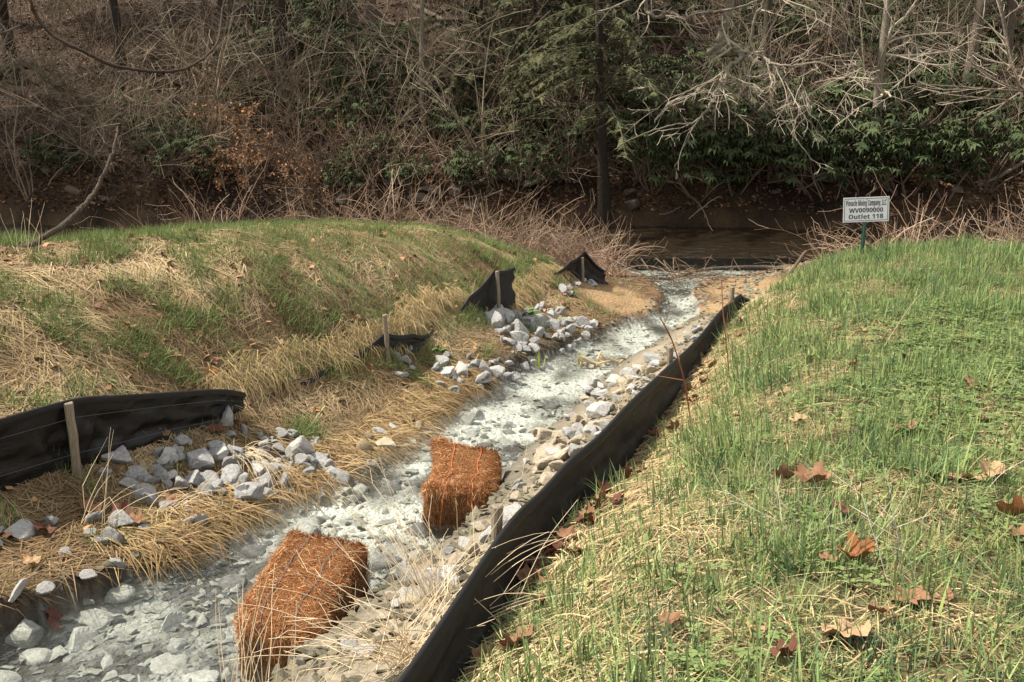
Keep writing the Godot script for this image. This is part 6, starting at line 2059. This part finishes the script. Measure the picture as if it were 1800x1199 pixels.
func build_loose() -> void:
	var models := []
	for c in [0.15, 0.5, 1.0]: models.append([dead_leaf(int(c * 100), c), dead_leaf(int(c * 100) + 7, c * 1.15)])
	var mats := []
	for c in [Color(0.4, 0.27, 0.155), Color(0.25, 0.14, 0.08), Color(0.13, 0.055, 0.036), Color(0.28, 0.12, 0.05)]:
		var m := tri_mat(noise_tex(256, 0.02, 4, lin(0.6, 0.55, 0.5), lin(1, 1, 1), 80), null, 0, Vector3.ONE * 2.0, 0.8, false, true, c.linear_to_srgb())
		m.backlight_enabled = true
		m.backlight = Color(0.15, 0.15, 0.15)
		mats.append(m)
	leaves(LEAVES_R, ["tan lobed dead leaf on the green bank, %s from the left", "brown dead leaf on the green bank, %s from the left", "dark red-brown dead leaf on the green bank, %s from the left", "orange-brown curled dead leaf on the green bank, %s from the left"], "dead leaves on the green bank", models, mats)
	leaves(LEAVES_L, ["tan dead leaf in the straw of the mound side, %s from the left", "brown dead leaf in the straw of the mound side, %s from the left", "dark red dead leaf in the straw of the mound side, %s from the left", "rusty orange dead leaf in the straw of the mound side, %s from the left"], "dead leaves on the mound side", models, mats)

	var caught := []
	for i in 34:
		var d := lerpf(3.0, 9.6, pow(rng.randf(), 1.3))
		caught.append([fence_x(d) + rng.randf_range(0.05, 0.22), d, rng.randf_range(0.07, 0.12), rng.randi_range(1, 2), rng.randf_range(0.6, 1.5)])
	leaves(caught, ["", "brown dead leaf caught along the foot of the long fence, %s from the left", "dark red-brown dead leaf caught along the foot of the long fence, %s from the left", ""], "dead leaves along the long fence", models, mats)

	var dry := Color(0.62, 0.5, 0.33)
	stalks("dry_grass_clump", gp(-0.33, 4.12, -0.02), [[32, Vector3(-0.45, 0.75, -0.25), 0.14, 0.45, 0.8, 0.25], [16, Vector3(-0.1, 1, 0), 0.2, 0.3, 0.55, 0.2]], dry, "upright pale dry grass clump on the stream side of the long fence", "dry grass", 0.05)
	stalks("dry_grass_clump", gp(-0.38, 3.45, 0.0), [[80, Vector3(0.75, 0.7, -0.2), 0.3, 0.45, 1.0, 1.2], [40, Vector3(-0.6, 0.75, 0.1), 0.28, 0.4, 0.8, 1.0]], dry, "big arching dry grass clump sprawling over the near end of the long fence", "dry grass", 0.12)
	stalks("dry_grass_clump", gp(-0.95, 3.25, 0.0), [[22, Vector3(0.05, 1.0, -0.1), 0.12, 0.3, 0.6, 0.3], [10, Vector3(0.9, 0.25, 0.0), 0.15, 0.5, 0.8, 0.3]], dry, "straight tan grass stalks standing in front of the near bale", "dry grass")
	stalks("tall_stalk", gp(-1.0, 3.4, 0.0), [[1, Vector3(-0.1, 1.0, -0.25), 0.02, 0.85, 0.95, 0.1], [1, Vector3(-0.05, 1.0, -0.1), 0.03, 0.5, 0.6, 0.1]], dry * 0.85, "single tall thin stalk rising across the near bale", "stalk")
	stalks("tall_stalk", gp(-1.6, 3.35, 0.0), [[3, Vector3(0, 1.0, -0.1), 0.12, 0.25, 0.45, 0.1]], dry * 0.8, "few thin reddish stalks rising from the water before the near bale", "stalk")
	stalks("dry_grass_clump", gp(-2.62, 5.75, 0.0), [[3, Vector3(0.1, 1, -0.05), 0.12, 0.55, 0.72, 0.05], [6, Vector3(0.5, 0.8, 0), 0.25, 0.3, 0.6, 0.7]], dry, "long straight straws leaning before the wrinkled black fence by its post", "dry grass")
	stalks("dry_grass_clump", gp(-2.3, 6.05, 0.0), [[10, Vector3(0.4, 0.7, -0.1), 0.3, 0.3, 0.55, 1.3]], dry, "bent zigzag straws before the middle of the wrinkled black fence", "dry grass")
	stalks("dry_grass_clump", gp(-2.0, 7.0, 0.05), [[40, Vector3(0.55, 0.45, 0.5), 0.22, 0.35, 0.6, 1.6]], dry * 0.9, "thick straw tuft spilling over the end of the wrinkled black fence", "dry grass")
	stalks("dry_grass_clump", gp(-4.05, 8.3, 0.0), [[9, Vector3(0.0, 1, 0), 0.18, 0.3, 0.5, 0.2]], dry, "bleached dead stalks on top of the mound by the curved branch", "dry grass")
	stalks("dry_grass_clump", gp(3.2, 11.6, 0.0), [[14, Vector3(0.1, 1, 0), 0.3, 0.25, 0.45, 0.4]], dry, "bleached dead stalks beside the crooked dark stick", "dry grass")
	stalks("dry_grass_clump", gp(1.6, 13.8, 0.0), [[16, Vector3(0.3, 1, 0.2), 0.4, 0.25, 0.5, 0.5]], dry * 0.8, "dry twiggy weeds on the sand at the far end of the long fence", "dry grass", 0.2)
	stalks("dry_grass_clump", gp(0.85, 7.35, 0.0), [[16, Vector3(-0.1, 1, 0.1), 0.3, 0.15, 0.4, 0.5]], dry * 0.9, "small dry tuft between the cream stones and the long fence", "dry grass")
	stalks("weed_stalk", gp(1.33, 2.95, 0.0), [[3, Vector3(-0.15, 1.0, -0.2), 0.16, 0.28, 0.4, 0.15]], Color(0.42, 0.36, 0.3), "pale branching dead weed stalk standing near the tan leaf", "weed stalk", 0.5)
	stalks("weed_stalk", gp(1.05, 3.35, 0.0), [[6, Vector3(-0.1, 1.0, -0.1), 0.3, 0.2, 0.36, 0.3]], Color(0.42, 0.36, 0.28), "brittle dead weed stalks beside the curled brown leaf", "weed stalk", 0.5)
	stalks("weed_stalk", gp(2.45, 6.3, 0.0), [[1, Vector3(0.35, 1, 0.0), 0.05, 0.55, 0.6, 0.2]], Color(0.55, 0.46, 0.32), "single bent bleached stalk in the grass beyond the clover", "weed stalk")
	stalks("weed_stalk", gp(2.07, 3.9, 0.0), [[1, Vector3(0.4, 0.9, 0.0), 0.05, 0.35, 0.4, 1.5]], Color(0.65, 0.58, 0.48), "white arching dead grass stem near the paired tan leaves", "weed stalk")
	for q in [[REDSTEM, "red-brown leafless shoot standing behind the long fence"], [REDSTEM2, "thin brown leafless shoot near the far end of the long fence"]]:
		var pr := pts_of(q[0])
		var s := smooth_line(pr[0], pr[1], 4)
		var b := Build.new()
		b.tube(s[0], s[1], 6, Color(0.25, 0.085, 0.04), Color(0.28, 0.11, 0.06))
		for i in range(6, s[0].size() - 2, 3):
			var e := Vector3(rng.randfn(), rng.randf_range(0.1, 1.0), rng.randfn() * 0.5).normalized() * rng.randf_range(0.05, 0.25)
			b.tube(PackedVector3Array([s[0][i], s[0][i] + e * 0.5, s[0][i] + e]), PackedFloat32Array([0.002, 0.0017, 0.001]), 4, Color(0.27, 0.11, 0.06), Color(0.3, 0.14, 0.08))
		solo("woody_shoot", b.mesh(), M.twig, Vector3.ZERO, q[1], "shoot")
